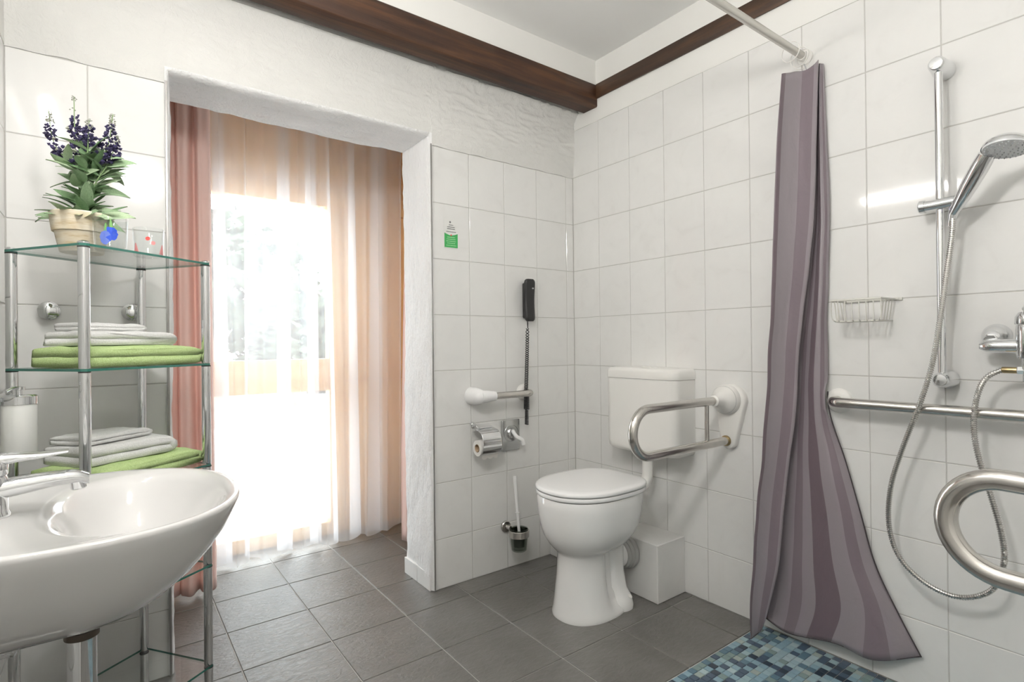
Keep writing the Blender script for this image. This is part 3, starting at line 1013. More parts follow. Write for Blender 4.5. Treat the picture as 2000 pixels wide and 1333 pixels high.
# toilet paper holder
tp = thing('paper_holder', (-0.612, -0.06, 0.60), 'chrome toilet paper holder with curved cover and roll', 'paper holder')
bm = bmesh.new()
rows = []
prof = [(0.02, 0.700), (0.055, 0.698), (0.090, 0.690), (0.108, 0.672), (0.116, 0.640), (0.114, 0.612), (0.104, 0.594), (0.090, 0.584)]
prof = [(p.x, p.y) for p in spline([(a, b, 0) for a, b in prof], 5)]
for y, z in prof:
    rows.append([bm.verts.new((x, -y, z)) for x in (-0.668, -0.666, -0.568, -0.566)])
quad_faces(bm, rows)
c = finish('cover', bm, M_CHROME, tp, True, 60)
sl = c.modifiers.new('thickness', 'SOLIDIFY'); sl.thickness = 0.0015
bm = bmesh.new()
add_lathe(bm, [(0.018, 0.0), (0.036, 0.0), (0.036, 0.10), (0.018, 0.10)], (-0.672, -0.070, 0.617), (1, 0, 0), 36, 0, False, False)
r = finish('roll', bm, M_PAPER, tp, True, 30)
bm = bmesh.new(); add_lathe(bm, [(0.0185, 0.0), (0.0185, 0.102), (0.0165, 0.102), (0.0165, 0.0)], (-0.673, -0.070, 0.617), (1, 0, 0), 24, 0, False, False)
finish('core', bm, M_CARD, tp, True, 30)
tube_obj('arm', spline([(-0.655, -0.004, 0.715), (-0.655, -0.035, 0.715), (-0.650, -0.045, 0.705), (-0.610, -0.045, 0.703), (-0.575, -0.045, 0.703)], 5), 0.0042, M_CHROME, tp, 10)
lathe_obj('rosette', [(0.012, 0), (0.012, 0.012), (0.008, 0.015), (0.001, 0.0155)], (-0.655, -0.001, 0.715), (0, -1, 0), M_CHROME, tp, 20)
bm = bmesh.new()
rows = []
for k in range(9):
    x = -0.655 + 0.085 * k / 8
    rows.append([bm.verts.new((x, -0.100 + 0.010 * j, 0.600 - 0.010 * j - (0.010 + 0.008 * abs(math.sin(k * 2.1))) * (j == 2))) for j in range(3)])
quad_faces(bm, rows)
finish('loose_sheet', bm, M_PAPER, tp)

# flush actuator
fa = thing('flush_plate', (-0.437, -0.01, 0.566), 'square chrome flush plate with a white lever', 'flush plate')
bm = bmesh.new(); add_box(bm, (-0.490, -0.012, 0.569), (-0.384, -0.0005, 0.718), 0.004, 3)
finish('plate', bm, plain('satin_chrome', (0.62, 0.63, 0.63), 0.22, 1.0), fa)
bm = bmesh.new(); add_lathe(bm, [(0.043, 0), (0.043, 0.003), (0.040, 0.0035), (0.038, 0.001), (0.028, 0.001), (0.027, 0.004), (0.022, 0.009), (0.012, 0.012), (0.001, 0.013)], (-0.435, -0.012, 0.652), (0, -1, 0), 36)
finish('dial', bm, plain('satin_chrome_dial', (0.66, 0.67, 0.67), 0.2, 1.0), fa, True, 25)
tube_obj('lever', spline([(-0.436, -0.024, 0.665), (-0.438, -0.040, 0.652), (-0.430, -0.050, 0.638), (-0.405, -0.056, 0.622), (-0.396, -0.056, 0.600)], 6), [0.009 + 0.0001 * i for i in range(25)], M_SEAT, fa, 14)

# brush set
br = thing('brush_holder', (-0.445, -0.07, 0.10), 'wall brush holder with dark glass cup and steel ring', 'brush holder')
lathe_obj('rosette', [(0.027, 0), (0.027, 0.008), (0.024, 0.011), (0.001, 0.012)], (-0.470, -0.0005, 0.205), (0, -1, 0), M_STEEL, br, 28)
tube_obj('arm', [(-0.470, -0.012, 0.205), (-0.464, -0.035, 0.203)], 0.010, M_STEEL, br, 14)
bm = bmesh.new(); add_lathe(bm, [(0.047, 0.0), (0.049, 0.002), (0.049, 0.030), (0.047, 0.032), (0.044, 0.032), (0.044, 0.0)], (-0.446, -0.078, 0.172), (0, 0, 1), 36, 0, False, False)
finish('ring', bm, M_STEEL, br, True, 40)
bm = bmesh.new(); add_lathe(bm, [(0.001, 0.106), (0.032, 0.106), (0.036, 0.110), (0.0425, 0.172), (0.0435, 0.210), (0.0405, 0.210), (0.0395, 0.172), (0.033, 0.113), (0.001, 0.112)], (-0.446, -0.078, 0), (0, 0, 1), 36, 0, True, True)
finish('cup', bm, M_SMOKE, br)
tb = thing('toilet_brush', (-0.446, -0.078, 0.115), 'white plastic toilet brush standing in the wall holder', 'toilet brush')
tube_obj('handle', spline([(-0.445, -0.078, 0.19), (-0.449, -0.073, 0.27), (-0.453, -0.068, 0.36), (-0.456, -0.062, 0.46)], 8), [0.0068 if i < 10 else 0.0066 + 0.0035 * ((i - 10) / 14) ** 1.5 for i in range(25)], M_SEAT, tb, 14)
lathe_obj('collar', [(0.006, 0), (0.0105, 0.001), (0.0105, 0.004), (0.006, 0.005)], (-0.4495, -0.0725, 0.283), (-0.04, 0.05, 1), M_SEAT, tb, 18)
lathe_obj('bristles', [(0.008, 0), (0.026, 0.008), (0.028, 0.05), (0.012, 0.07), (0.005, 0.08)], (-0.446, -0.078, 0.118), (0, 0, 1), plain('dark_bristles', (0.10, 0.11, 0.095), 0.9), tb, 24)

# two chrome robe knobs
for i, x in enumerate((-2.145, -1.943)):
    k = thing('robe_knob', (x, -0.02, 1.18), ('chrome robe knob nearer the room corner, behind the glass shelves', 'chrome robe knob nearer the window opening, behind the glass shelves')[i], 'knob', 'chrome robe knobs')
    lathe_obj('rosette', [(0.027, 0), (0.027, 0.004), (0.022, 0.008), (0.014, 0.010)], (x, -0.0005, 1.203), (0, -1, 0), M_CHROME, k, 32)
    lathe_obj('head', [(0.011, 0.009), (0.011, 0.022), (0.018, 0.026), (0.0245, 0.032), (0.0245, 0.040), (0.018, 0.046), (0.006, 0.048), (0.001, 0.0482)], (x, -0.0005, 1.203), (0, -1, 0), M_CHROME, k, 32)

# ---------------------------------------------------------------- shower: rod, curtain, hardware
rod = thing('curtain_rod', (-0.6, -1.21, 2.10), 'white shower curtain rod reaching out from the tiled wall', 'rod')
tube_obj('rod', [(-0.004, -1.212, 2.10), (-0.5, -1.212, 2.10), (-1.12, -1.212, 2.10)], 0.0125, plain('satin_white_metal', (0.62, 0.60, 0.56), 0.25, 0.5), rod, 18)
lathe_obj('flange', [(0.026, 0), (0.026, 0.006), (0.018, 0.012), (0.016, 0.03)], (-0.0005, -1.212, 2.10), (-1, 0, 0), M_PLAST, rod, 26)
tube_obj('ceiling_stay', [(-1.10, -1.212, 2.112), (-1.10, -1.212, ZC)], 0.006, M_PLAST, rod, 12)

CUR = [[[-0.165, -1.209, 1.997], [-0.11, -1.225, 2.013], [-0.075, -1.252, 2.02], [-0.05, -1.277, 2.050], [-0.022, -1.254, 2.050], [-0.012, -1.261, 2.046], [-0.03, -1.271, 2.046], [-0.025, -1.276, 2.045], [-0.01, -1.277, 2.049]], [[-0.164, -1.19, 1.784], [-0.112, -1.211, 1.789], [-0.079, -1.241, 1.787], [-0.055, -1.269, 1.783], [-0.025, -1.246, 1.797], [-0.015, -1.256, 1.796], [-0.032, -1.271, 1.788], [-0.026, -1.28, 1.786], [-0.01, -1.285, 1.788]], [[-0.162, -1.176, 1.559], [-0.114, -1.201, 1.561], [-0.082, -1.234, 1.558], [-0.059, -1.263, 1.556], [-0.028, -1.239, 1.565], [-0.018, -1.253, 1.564], [-0.034, -1.274, 1.557], [-0.028, -1.285, 1.555], [-0.01, -1.292, 1.557]], [[-0.161, -1.166, 1.349], [-0.115, -1.188, 1.35], [-0.086, -1.217, 1.348], [-0.064, -1.244, 1.347], [-0.031, -1.219, 1.352], [-0.021, -1.238, 1.351], [-0.035, -1.269, 1.346], [-0.029, -1.28, 1.345], [-0.011, -1.286, 1.346]], [[-0.16, -1.155, 1.144], [-0.117, -1.173, 1.143], [-0.09, -1.198, 1.143], [-0.068, -1.22, 1.143], [-0.034, -1.182, 1.144], [-0.024, -1.218, 1.143], [-0.037, -1.259, 1.142], [-0.03, -1.272, 1.141], [-0.011, -1.279, 1.141]], [[-0.158, -1.144, 0.994], [-0.119, -1.162, 0.993], [-0.093, -1.186, 0.993], [-0.073, -1.208, 0.993], [-0.037, -1.169, 0.99], [-0.027, -1.207, 0.991], [-0.039, -1.251, 0.993], [-0.032, -1.269, 0.993], [-0.011, -1.281, 0.993]], [[-0.157, -1.134, 0.85], [-0.121, -1.153, 0.848], [-0.097, -1.178, 0.849], [-0.077, -1.2, 0.849], [-0.04, -1.16, 0.843], [-0.03, -1.201, 0.846], [-0.041, -1.25, 0.851], [-0.033, -1.269, 0.852], [-0.011, -1.281, 0.851]], [[-0.155, -1.116, 0.667], [-0.123, -1.134, 0.665], [-0.1, -1.157, 0.666], [-0.082, -1.177, 0.667], [-0.043, -1.135, 0.655], [-0.033, -1.193, 0.663], [-0.043, -1.268, 0.677], [-0.035, -1.303, 0.682], [-0.011, -1.331, 0.683]], [[-0.154, -1.094, 0.48], [-0.125, -1.113, 0.479], [-0.104, -1.137, 0.481], [-0.086, -1.157, 0.483], [-0.046, -1.114, 0.464], [-0.036, -1.189, 0.481], [-0.045, -1.293, 0.508], [-0.036, -1.337, 0.517], [-0.011, -1.374, 0.521]], [[-0.153, -1.078, 0.292], [-0.126, -1.097, 0.292], [-0.108, -1.121, 0.295], [-0.091, -1.141, 0.297], [-0.049, -1.096, 0.272], [-0.039, -1.185, 0.298], [-0.046, -1.311, 0.34], [-0.037, -1.367, 0.356], [-0.012, -1.415, 0.365]], [[-0.151, -1.065, 0.122], [-0.128, -1.076, 0.119], [-0.111, -1.09, 0.119], [-0.095, -1.102, 0.119], [-0.052, -1.055, 0.088], [-0.042, -1.172, 0.13], [-0.048, -1.339, 0.197], [-0.039, -1.411, 0.222], [-0.012, -1.473, 0.238]], [[-0.14, -1.059, 0.006], [-0.12, -1.063, 0.012], [-0.105, -1.071, 0.024], [-0.095, -1.077, 0.038], [-0.06, -1.063, 0.063], [-0.045, -1.149, 0.034], [-0.05, -1.31, 0.069], [-0.045, -1.419, 0.063], [-0.012, -1.538, 0.116]]]
cu = thing('shower_curtain', (-0.08, -1.25, 0.006), 'purple striped satin shower curtain pushed against the tiled wall', 'curtain')
NU, NV = 8, 7
grid = [spline(r, NU) for r in CUR]                          # levels x columns
ncol = len(grid[0])
cols = [spline([grid[l][c] for l in range(len(CUR))], NV) for c in range(ncol)]
nrow = len(cols[0])
# running width of the cloth, the same at every height
wid = [0.0]
for c in range(1, ncol):
    wid.append(wid[-1] + max((cols[c][i] - cols[c - 1][i]).length for i in (nrow // 3, nrow // 2, int(nrow * 0.8))))
bm = bmesh.new()
lay = bm.verts.layers.float.new('stripe')
rows = []
for i in range(nrow):
    row = []
    for c in range(ncol):
        p = cols[c][i].copy()
        f = i / nrow
        am = 0.004 * min(1, f * 3)
        p.x += am * noise.noise(Vector((wid[c] * 9, p.z * 6, 0.2))) - 0.0015 * math.sin(wid[c] * 160) * (1 - f)
        p.y += am * noise.noise(Vector((wid[c] * 9, p.z * 7, 5.2)))
        p.x = min(p.x, -0.006)
        if abs(p.z - 0.884) < 0.07 and p.y < -1.24: p.x = min(p.x, -0.026 * (1 - max(0, abs(p.z - 0.884) - 0.045) / 0.025) - 0.006)
        v = bm.verts.new(p); v[lay] = wid[c] / 0.19 + 0.25
        row.append(v)
    rows.append(row)
quad_faces(bm, rows)
o = finish('cloth', bm, M_CURT, cu, True, 180)
sl = o.modifiers.new('thickness', 'SOLIDIFY'); sl.thickness = 0.0015; sl.offset = 0
bm = bmesh.new(); add_tube(bm, [cols[-1][i] + Vector((-0.002, -0.001, 0)) for i in range(int(nrow * 0.5), nrow)], 0.0022, 6)
finish('edge_piping', bm, M_HEM, cu)
bm = bmesh.new(); add_tube(bm, [Vector((max(-1, min(-0.006, cols[c][-1].x)), cols[c][-1].y, cols[c][-1].z + 0.001)) for c in range(ncol)], 0.0022, 6)
finish('bottom_hem', bm, M_HEM, cu)
for x, y, zt_ in ((-0.055, -1.232, 2.0), (-0.03, -1.226, 2.05), (-0.115, -1.222, 2.0)):
    h = thing('curtain_ring', (x, -1.212, 2.0), ('clear plastic curtain ring with a chrome clip at the curtain front', 'clear plastic curtain ring closest to the wall flange', 'clear plastic curtain ring at the curtain outer edge')[(-0.055, -0.03, -0.115).index(x)], 'curtain ring', 'curtain rings')
    tube_obj('ring', arc((x, -1.215, 2.084), 0.033, 0, 2 * math.pi, 24, (0.15, 0.98, 0), (0, 0, 1)), 0.0016, M_PLAST, h, 6)
    if x == -0.055:
        box_obj('clip', (x - 0.014, -1.252, 1.985), (x - 0.006, -1.243, 2.022), M_CHROME, h, 0.002)
        tube_obj('clip_link', [(x - 0.010, -1.246, 2.020), (x - 0.006, -1.240, 2.036), (x, -1.232, 2.052)], 0.0022, M_CHROME, h, 8)

rl = thing('shower_rail', (-0.06, -1.612, 0.96), 'vertical chrome shower rail with sliding holder', 'shower rail')
tube_obj('bar', [(-0.06, -1.612, 0.965), (-0.06, -1.612, 1.4), (-0.06, -1.612, 1.888)], 0.0105, M_CHROME, rl, 20)
for z in (1.888, 0.972):
    lathe_obj('bracket', [(0.0275, 0), (0.0275, 0.02), (0.024, 0.05), (0.0215, 0.075), (0.016, 0.082), (0.001, 0.084)], (-0.0005, -1.612, z), (-1, 0, 0), M_CHROME, rl, 30)
sld = tube_obj('slider', [(-0.066, -1.578, 1.482), (-0.066, -1.60, 1.482), (-0.066, -1.655, 1.484)], 0.0165, M_CHROME, rl, 22)
lathe_obj('knob', [(0.0195, 0), (0.0195, 0.012), (0.0165, 0.015), (0.001, 0.016)], (-0.066, -1.578, 1.482), (0, 1, 0), M_CHROME, sld, 24)
bm = bmesh.new(); add_lathe(bm, [(0.0145, 0.0), (0.0155, 0.03), (0.0165, 0.045), (0.0135, 0.045), (0.0125, 0.0)], (-0.085, -1.652, 1.455), (-0.30, -0.52, 0.80), 22, 0, False, False)
finish('cradle', bm, plain('lilac_chrome', (0.62, 0.58, 0.72), 0.12, 0.9), sld)

sh = thing('hand_shower', (-0.13, -1.71, 1.46), 'chrome hand shower with round spray head', 'hand shower')
A0, A1 = Vector((-0.083, -1.648, 1.447)), Vector((-0.150, -1.738, 1.575))
hp = spline([A0, A0.lerp(A1, 0.35), A0.lerp(A1, 0.75), A1], 6)
tube_obj('handle', hp, [0.0120 + 0.0050 * math.sin(math.pi * min(1, i / 18)) + 0.0075 * (i / 18) for i in range(len(hp))], M_CHROME, sh, 20)
HC = Vector((-0.178, -1.782, 1.577)); HN = Vector((-0.25, 0.06, -0.95)).normalized()
bm = bmesh.new()
add_lathe(bm, [(0.001, -0.026), (0.018, -0.025), (0.034, -0.019), (0.047, -0.008), (0.051, 0.0), (0.051, 0.005)], HC, HN, 40)
finish('head', bm, M_CHROME, sh)
lathe_obj('spray_face', [(0.049, 0.005), (0.048, 0.0085), (0.040, 0.0095), (0.001, 0.0098)], HC, HN, plain('spray_face', (0.74, 0.75, 0.76), 0.3), sh, 40)
n, b = frame_of(HN)
bm = bmesh.new()
for r, m in ((0.012, 6), (0.023, 12), (0.034, 18), (0.042, 24)):
    for k in range(m):
        a = 2 * math.pi * k / m
        add_lathe(bm, [(0.0021, 0), (0.0012, 0.003)], HC + HN * 0.0096 + (n * math.cos(a) + b * math.sin(a)) * r, HN, 6)
o = finish('nozzles', bm, plain('grey_nozzles', (0.33, 0.34, 0.35), 0.5), sh); o['kind'] = 'stuff'

# mixer valve
mv = thing('shower_mixer', (-0.06, -1.795, 1.0), 'chrome wall-mounted shower mixer with lever', 'mixer tap')
for y in (-1.722, -1.872):
    lathe_obj('rosette', [(0.034, 0), (0.033, 0.006), (0.026, 0.020), (0.017, 0.030), (0.015, 0.045)], (-0.0005, y, 1.098), (-1, 0, 0), M_CHROME, mv, 32)
    lathe_obj('union', [(0.015, 0), (0.0165, 0.002), (0.0165, 0.024), (0.014, 0.026)], (-0.040, y, 1.092), (-1, 0, -0.2), M_CHROME, mv, 6)
bm = bmesh.new(); rows = []
for k in range(13):
    f = k / 12
    y = -1.700 - 0.192 * f
    r = 0.019 * (1 - (abs(2 * f - 1)) ** 8 * 0.55)
    rows.append([bm.verts.new((-0.072 + 1.1 * r * math.cos(2 * math.pi * q / 24), y, 1.070 + r * math.sin(2 * math.pi * q / 24))) for q in range(24)])
quad_faces(bm, rows, True, True, True)
finish('body', bm, M_CHROME, mv)
lathe_obj('cartridge', [(0.022, -0.030), (0.0245, -0.026), (0.0245, 0.055), (0.023, 0.058)], (-0.079, -1.800, 1.068), (0, 0, 1), M_CHROME, mv, 30)
lathe_obj('cap', [(0.0255, 0.0), (0.027, 0.003), (0.026, 0.020), (0.019, 0.032), (0.001, 0.038)], (-0.079, -1.800, 1.127), (0, 0, 1), M_CHROME, mv, 30)
tube_obj('lever', spline([(-0.085, -1.801, 1.150), (-0.115, -1.806, 1.160), (-0.165, -1.812, 1.168), (-0.205, -1.816, 1.163)], 5), [0.010 - 0.0003 * i for i in range(16)], M_CHROME, mv, 14)
lathe_obj('outlet', [(0.0135, 0), (0.0135, 0.030), (0.012, 0.040), (0.012, 0.064), (0.001, 0.066)], (-0.079, -1.800, 1.040), (0, 0, -1), M_CHROME, mv, 20)

# hose
hs = thing('shower_hose', (-0.08, -1.62, 0.35), 'ribbed chrome shower hose hanging in a long loop', 'hose')
hpts = spline([(-0.079, -1.783, 1.006), (-0.082, -1.745, 1.004), (-0.092, -1.712, 0.975), (-0.096, -1.694, 0.905), (-0.098, -1.692, 0.825), (-0.098, -1.706, 0.740), (-0.096, -1.726, 0.660), (-0.092, -1.744, 0.570), (-0.088, -1.748, 0.490), (-0.083, -1.720, 0.405), (-0.080, -1.650, 0.360), (-0.080, -1.572, 0.372), (-0.082, -1.508, 0.428), (-0.086, -1.482, 0.520), (-0.092, -1.490, 0.640), (-0.098, -1.524, 0.765), (-0.102, -1.566, 0.890), (-0.100, -1.598, 1.010), (-0.096, -1.616, 1.130), (-0.090, -1.632, 1.270), (-0.086, -1.645, 1.380), (-0.083, -1.648, 1.447)], 10)
# even spacing so every rib has the same pitch
seg = [0.0]
for a, b2 in zip(hpts[:-1], hpts[1:]): seg.append(seg[-1] + (b2 - a).length)
tot = seg[-1]; pitch = 0.0060
npz = int(tot / pitch)
def at_len(s):
    import bisect
    i = min(max(bisect.bisect(seg, s) - 1, 0), len(seg) - 2)
    f = (s - seg[i]) / max(1e-9, seg[i + 1] - seg[i])
    return hpts[i].lerp(hpts[i + 1], f)
PP, RR = [], []
for k in range(npz):
    for f, r in ((0.02, 0.0056), (0.20, 0.0076), (0.60, 0.0076), (0.78, 0.0056)):
        PP.append(at_len((k + f) * pitch)); RR.append(r)
bm = bmesh.new(); add_tube(bm, PP, RR, 12)
finish('hose', bm, plain('ribbed_chrome', (0.62, 0.61, 0.59), 0.18, 1.0), hs, True, 60)
d = (hpts[2] - hpts[0]).normalized()
lathe_obj('ferrule', [(0.0085, 0.0), (0.0085, 0.028), (0.0075, 0.030)], hpts[0] + d * 0.006, d, M_BRASS, hs, 18)
lathe_obj('nut', [(0.011, 0.0), (0.011, 0.016), (0.009, 0.018)], hpts[0] - d * 0.012, d, M_CHROME, hs, 6)
lathe_obj('cone', [(0.0115, -0.012), (0.0115, 0.0), (0.0095, 0.028), (0.008, 0.036)], A0, (A0 - A1).normalized() * 0.4 + Vector((0, 0, -0.6)), M_CHROME, hs, 18)

# wire soap basket
sb = thing('soap_basket', (-0.05, -1.41, 1.13), 'white wire soap basket fixed to the shower wall', 'basket')
M_WIRE = plain('coated_wire', (0.58, 0.57, 0.53), 0.25)
by0, by1, bxf, bz1, bz0 = -1.337, -1.478, -0.118, 1.218, 1.150
def wire(name, pts, r=0.0022):
    tube_obj(name, pts, r, M_WIRE, sb, 8)
wire('rim', [(-0.003, by0, bz1), (bxf, by0, bz1), (bxf, by1, bz1), (-0.003, by1, bz1)], 0.0036)
wire('wall_strip', [(-0.004, by0 + 0.004, bz1), (-0.004, by1 - 0.012, bz1 + 0.001)], 0.0042)
wire('base_frame', [(-0.004, by0 - 0.008, bz0), (bxf + 0.012, by0 - 0.008, bz0), (bxf + 0.012, by1 + 0.008, bz0), (-0.004, by1 + 0.008, bz0)], 0.0028)
for k in range(8):
    y = by0 + (by1 - by0) * k / 7
    yb_ = y + (0.008 if k == 7 else -0.008 if k == 0 else 0)
    wire('wire', spline([(bxf, y, bz1), (bxf + 0.003, y, bz0 + 0.02), (bxf + 0.012, yb_, bz0), (-0.004, yb_, bz0)], 4), 0.0019)
for k in range(1, 5):
    x = bxf + (-0.004 - bxf) * k / 5
    for y, s in ((by0, -1), (by1, 1)):
        wire('wire', [(x, y, bz1), (x, y + s * 0.008, bz0)], 0.0019)
box_obj('wall_tab', (-0.006, by1 - 0.020, bz1 - 0.004), (-0.0005, by1 - 0.004, bz1 + 0.005), M_WIRE, sb, 0.001)

# ---------------------------------------------------------------- washbasin
BY = -0.915
wbn = thing('washbasin', (XL + 0.2, BY, 0.64), 'large white ceramic washbasin with pointed oval front', 'washbasin')
def bring(bm, cx, af, ab, b, z, n=2.4, nb=3.4, seg=96, zt=None):
    out = []
    for k in range(seg):
        th = 2 * math.pi * k / seg
        c, s = math.cos(th), math.sin(th)
        e = 2 / n if c > 0 else 2 / nb
        X = math.copysign(abs(c) ** e, c) * (af if c > 0 else ab)
        Y = math.copysign(abs(s) ** e, s) * b
        x = max(cx + X, XL + 0.001)
        out.append(bm.verts.new((x, BY + Y, z + (zt(x) if zt else 0))))
    return out
RZ = 0.820
rise = lambda x: 0.014 * max(0.0, (-2.08 - x) / 0.16) ** 1.5
bm = bmesh.new()
BR = [(-2.06, 0.07, 0.11, 0.085, 0.640), (-2.06, 0.10, 0.15, 0.115, 0.642), (-2.06, 0.125, 0.18, 0.145, 0.652), (-2.06, 0.155, 0.18, 0.178, 0.672), (-2.06, 0.19, 0.18, 0.207, 0.702),
      (-2.06, 0.218, 0.18, 0.230, 0.735), (-2.06, 0.240, 0.18, 0.247, 0.768), (-2.06, 0.254, 0.18, 0.258, 0.797), (-2.06, 0.260, 0.18, 0.2625, 0.812), (-2.06, 0.2605, 0.18, 0.263, 0.818)]
rows = [bring(bm, *r) for r in BR]
rows.append(bring(bm, -2.06, 0.257, 0.178, 0.2595, RZ + 0.001, zt=rise))
rows.append(bring(bm, -2.055, 0.244, 0.176, 0.250, RZ + 0.000, zt=rise))
# deck falls gently, then the bowl
for cx, af, ab, b, z, n, nb in ((-1.975, 0.155, 0.135, 0.222, RZ - 0.004, 2.3, 2.2), (-1.970, 0.146, 0.122, 0.208, RZ - 0.009, 2.2, 2.1), (-1.968, 0.138, 0.112, 0.197, RZ - 0.020, 2.2, 2.1),
                               (-1.968, 0.126, 0.100, 0.182, RZ - 0.045, 2.1, 2.1), (-1.970, 0.108, 0.086, 0.158, RZ - 0.080, 2.1, 2.1), (-1.975, 0.082, 0.066, 0.118, RZ - 0.108, 2, 2), (-1.98, 0.045, 0.04, 0.060, RZ - 0.121, 2, 2), (-1.985, 0.022, 0.022, 0.022, RZ - 0.124, 2, 2)):
    rows.append(bring(bm, cx, af, ab, b, z, n, nb))
quad_faces(bm, rows, True, True, True)
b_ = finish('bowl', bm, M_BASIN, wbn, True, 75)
lathe_obj('drain', [(0.021, 0), (0.021, 0.002), (0.016, 0.003), (0.015, 0.001), (0.001, 0.001)], (-1.985, BY, RZ - 0.1235), (0, 0, 1), M_CHROME, wbn, 28)
lathe_obj('overflow', [(0.011, 0), (0.011, 0.002), (0.007, 0.0025), (0.006, 0.0)], (-1.975, -0.717, RZ - 0.036), (0.05, -0.95, 0.3), M_CHROME, wbn, 20)

tr = thing('bottle_trap', (-2.0, BY, 0.30), 'chrome bottle trap under the washbasin', 'drain trap')
lathe_obj('collar', [(0.026, 0.0), (0.026, -0.038), (0.0235, -0.042)], (-2.043, -0.945, 0.655), (0, 0, 1), M_CHROME, tr, 30)
lathe_obj('seal', [(0.0245, 0.0), (0.0245, -0.012)], (-2.043, -0.945, 0.613), (0, 0, 1), plain('brown_seal', (0.06, 0.045, 0.03), 0.5), tr, 30)
lathe_obj('down_pipe', [(0.0205, 0.0), (0.0205, -0.20)], (-2.043, -0.945, 0.601), (0, 0, 1), M_CHROME, tr, 30)
lathe_obj('cup', [(0.030, 0.0), (0.034, -0.012), (0.034, -0.10), (0.028, -0.112), (0.001, -0.114)], (-2.043, -0.945, 0.40), (0, 0, 1), M_CHROME, tr, 30)
tube_obj('wall_pipe', [(-2.07, -0.945, 0.385), (-2.15, -0.945, 0.385), (XL + 0.002, -0.945, 0.385)], 0.016, M_CHROME, tr, 20)
lathe_obj('rosette', [(0.034, 0), (0.034, 0.004), (0.022, 0.012), (0.0165, 0.016)], (XL + 0.0005, -0.945, 0.385), (1, 0, 0), M_CHROME, tr, 28)
va = thing('angle_valve', (XL + 0.04, -0.70, 0.53), 'chrome angle valve under the washbasin with thin supply pipe', 'valve')
lathe_obj('rosette', [(0.026, 0), (0.026, 0.003), (0.012, 0.010)], (XL + 0.0005, -0.80, 0.555), (1, 0, 0), M_CHROME, va, 24)
tube_obj('body', [(XL + 0.008, -0.80, 0.555), (XL + 0.075, -0.80, 0.555)], 0.011, M_CHROME, va, 16)
lathe_obj('knob', [(0.017, 0), (0.019, 0.004), (0.019, 0.022), (0.014, 0.026), (0.001, 0.027)], (XL + 0.075, -0.80, 0.555), (1, 0, 0), M_CHROME, va, 20)
tube_obj('supply_pipe', spline([(XL + 0.05, -0.80, 0.562), (XL + 0.05, -0.80, 0.62), (XL + 0.07, -0.83, 0.635), (XL + 0.10, -0.87, 0.644)], 6), 0.005, M_CHROME, va, 10)
tube_obj('lower_pipe', [(XL + 0.055, -0.80, 0.55), (XL + 0.075, -0.78, 0.45), (XL + 0.085, -0.77, 0.37)], 0.0032, M_STEEL, va, 8)

# basin mixer
fm = thing('basin_mixer', (-2.165, BY, 0.825), 'chrome single-lever basin mixer tap', 'mixer tap')
FX, FY = -2.160, -0.925
lathe_obj('body', [(0.027, 0.0), (0.027, 0.004), (0.0245, 0.010), (0.0235, 0.045), (0.024, 0.062), (0.022, 0.066)], (FX, FY, 0.820), (0, 0, 1), M_CHROME, fm, 32)
bm = bmesh.new()
sp = spline([(FX - 0.005, FY, 0.862), (FX + 0.035, FY + 0.002, 0.866), (FX + 0.075, FY + 0.006, 0.869), (FX + 0.110, FY + 0.010, 0.8685), (FX + 0.128, FY + 0.012, 0.862)], 6)
rows = []
for i, p in enumerate(sp):
    f = i / (len(sp) - 1)
    w, h = 0.020 - 0.005 * f, 0.017 - 0.0075 * f
    rows.append([bm.verts.new((p.x, p.y + w * math.copysign(abs(math.cos(2 * math.pi * q / 20)) ** 0.8, math.cos(2 * math.pi * q / 20)), p.z + h * math.sin(2 * math.pi * q / 20))) for q in range(20)])
quad_faces(bm, rows, True, True, True)
finish('spout', bm, M_CHROME, fm)
lathe_obj('aerator', [(0.0115, 0), (0.0115, 0.014), (0.0095, 0.016)], (FX + 0.112, FY + 0.010, 0.862), (0.12, 0, -1), M_CHROME, fm, 22)
lathe_obj('cap', [(0.0235, 0.0), (0.025, 0.003), (0.025, 0.018), (0.021, 0.028), (0.001, 0.032)], (FX, FY, 0.887), (0, 0, 1), M_CHROME, fm, 32)
bm = bmesh.new()
sp = spline([(FX - 0.012, FY, 0.908), (FX + 0.025, FY + 0.003, 0.9125), (FX + 0.065, FY + 0.006, 0.9125), (FX + 0.100, FY + 0.008, 0.9145)], 6)
rows = []
for i, p in enumerate(sp):
    f = i / (len(sp) - 1)
    w, h = 0.019 - 0.007 * f, 0.011 * (1 - f) ** 1.5 + 0.0032
    rows.append([bm.verts.new((p.x, p.y + w * math.cos(2 * math.pi * q / 18), p.z + h * math.sin(2 * math.pi * q / 18))) for q in range(18)])
quad_faces(bm, rows, True, True, True)
finish('lever', bm, M_CHROME, fm)

# soap dispenser on the left wall
sd = thing('soap_dispenser', (-2.172, -0.435, 0.845), 'wall soap dispenser with frosted white cylinder and chrome cap', 'soap dispenser')
lathe_obj('cylinder', [(0.030, 0.0), (0.0325, 0.004), (0.0325, 0.118), (0.031, 0.119)], (-2.170, -0.440, 0.845), (0, 0, 1), M_FROST, sd, 36)
lathe_obj('cap', [(0.034, 0.0), (0.034, 0.018), (0.030, 0.021), (0.012, 0.022)], (-2.170, -0.440, 0.963), (0, 0, 1), M_CHROME, sd, 36)
lathe_obj('pump_stem', [(0.006, 0), (0.006, 0.010), (0.011, 0.011), (0.011, 0.018), (0.001, 0.019)], (-2.170, -0.440, 0.985), (0, 0, 1), M_CHROME, sd, 20)
tube_obj('nozzle', spline([(-2.170, -0.440, 1.0), (-2.178, -0.475, 1.001), (-2.186, -0.510, 0.996)], 5), 0.0042, M_CHROME, sd, 10)
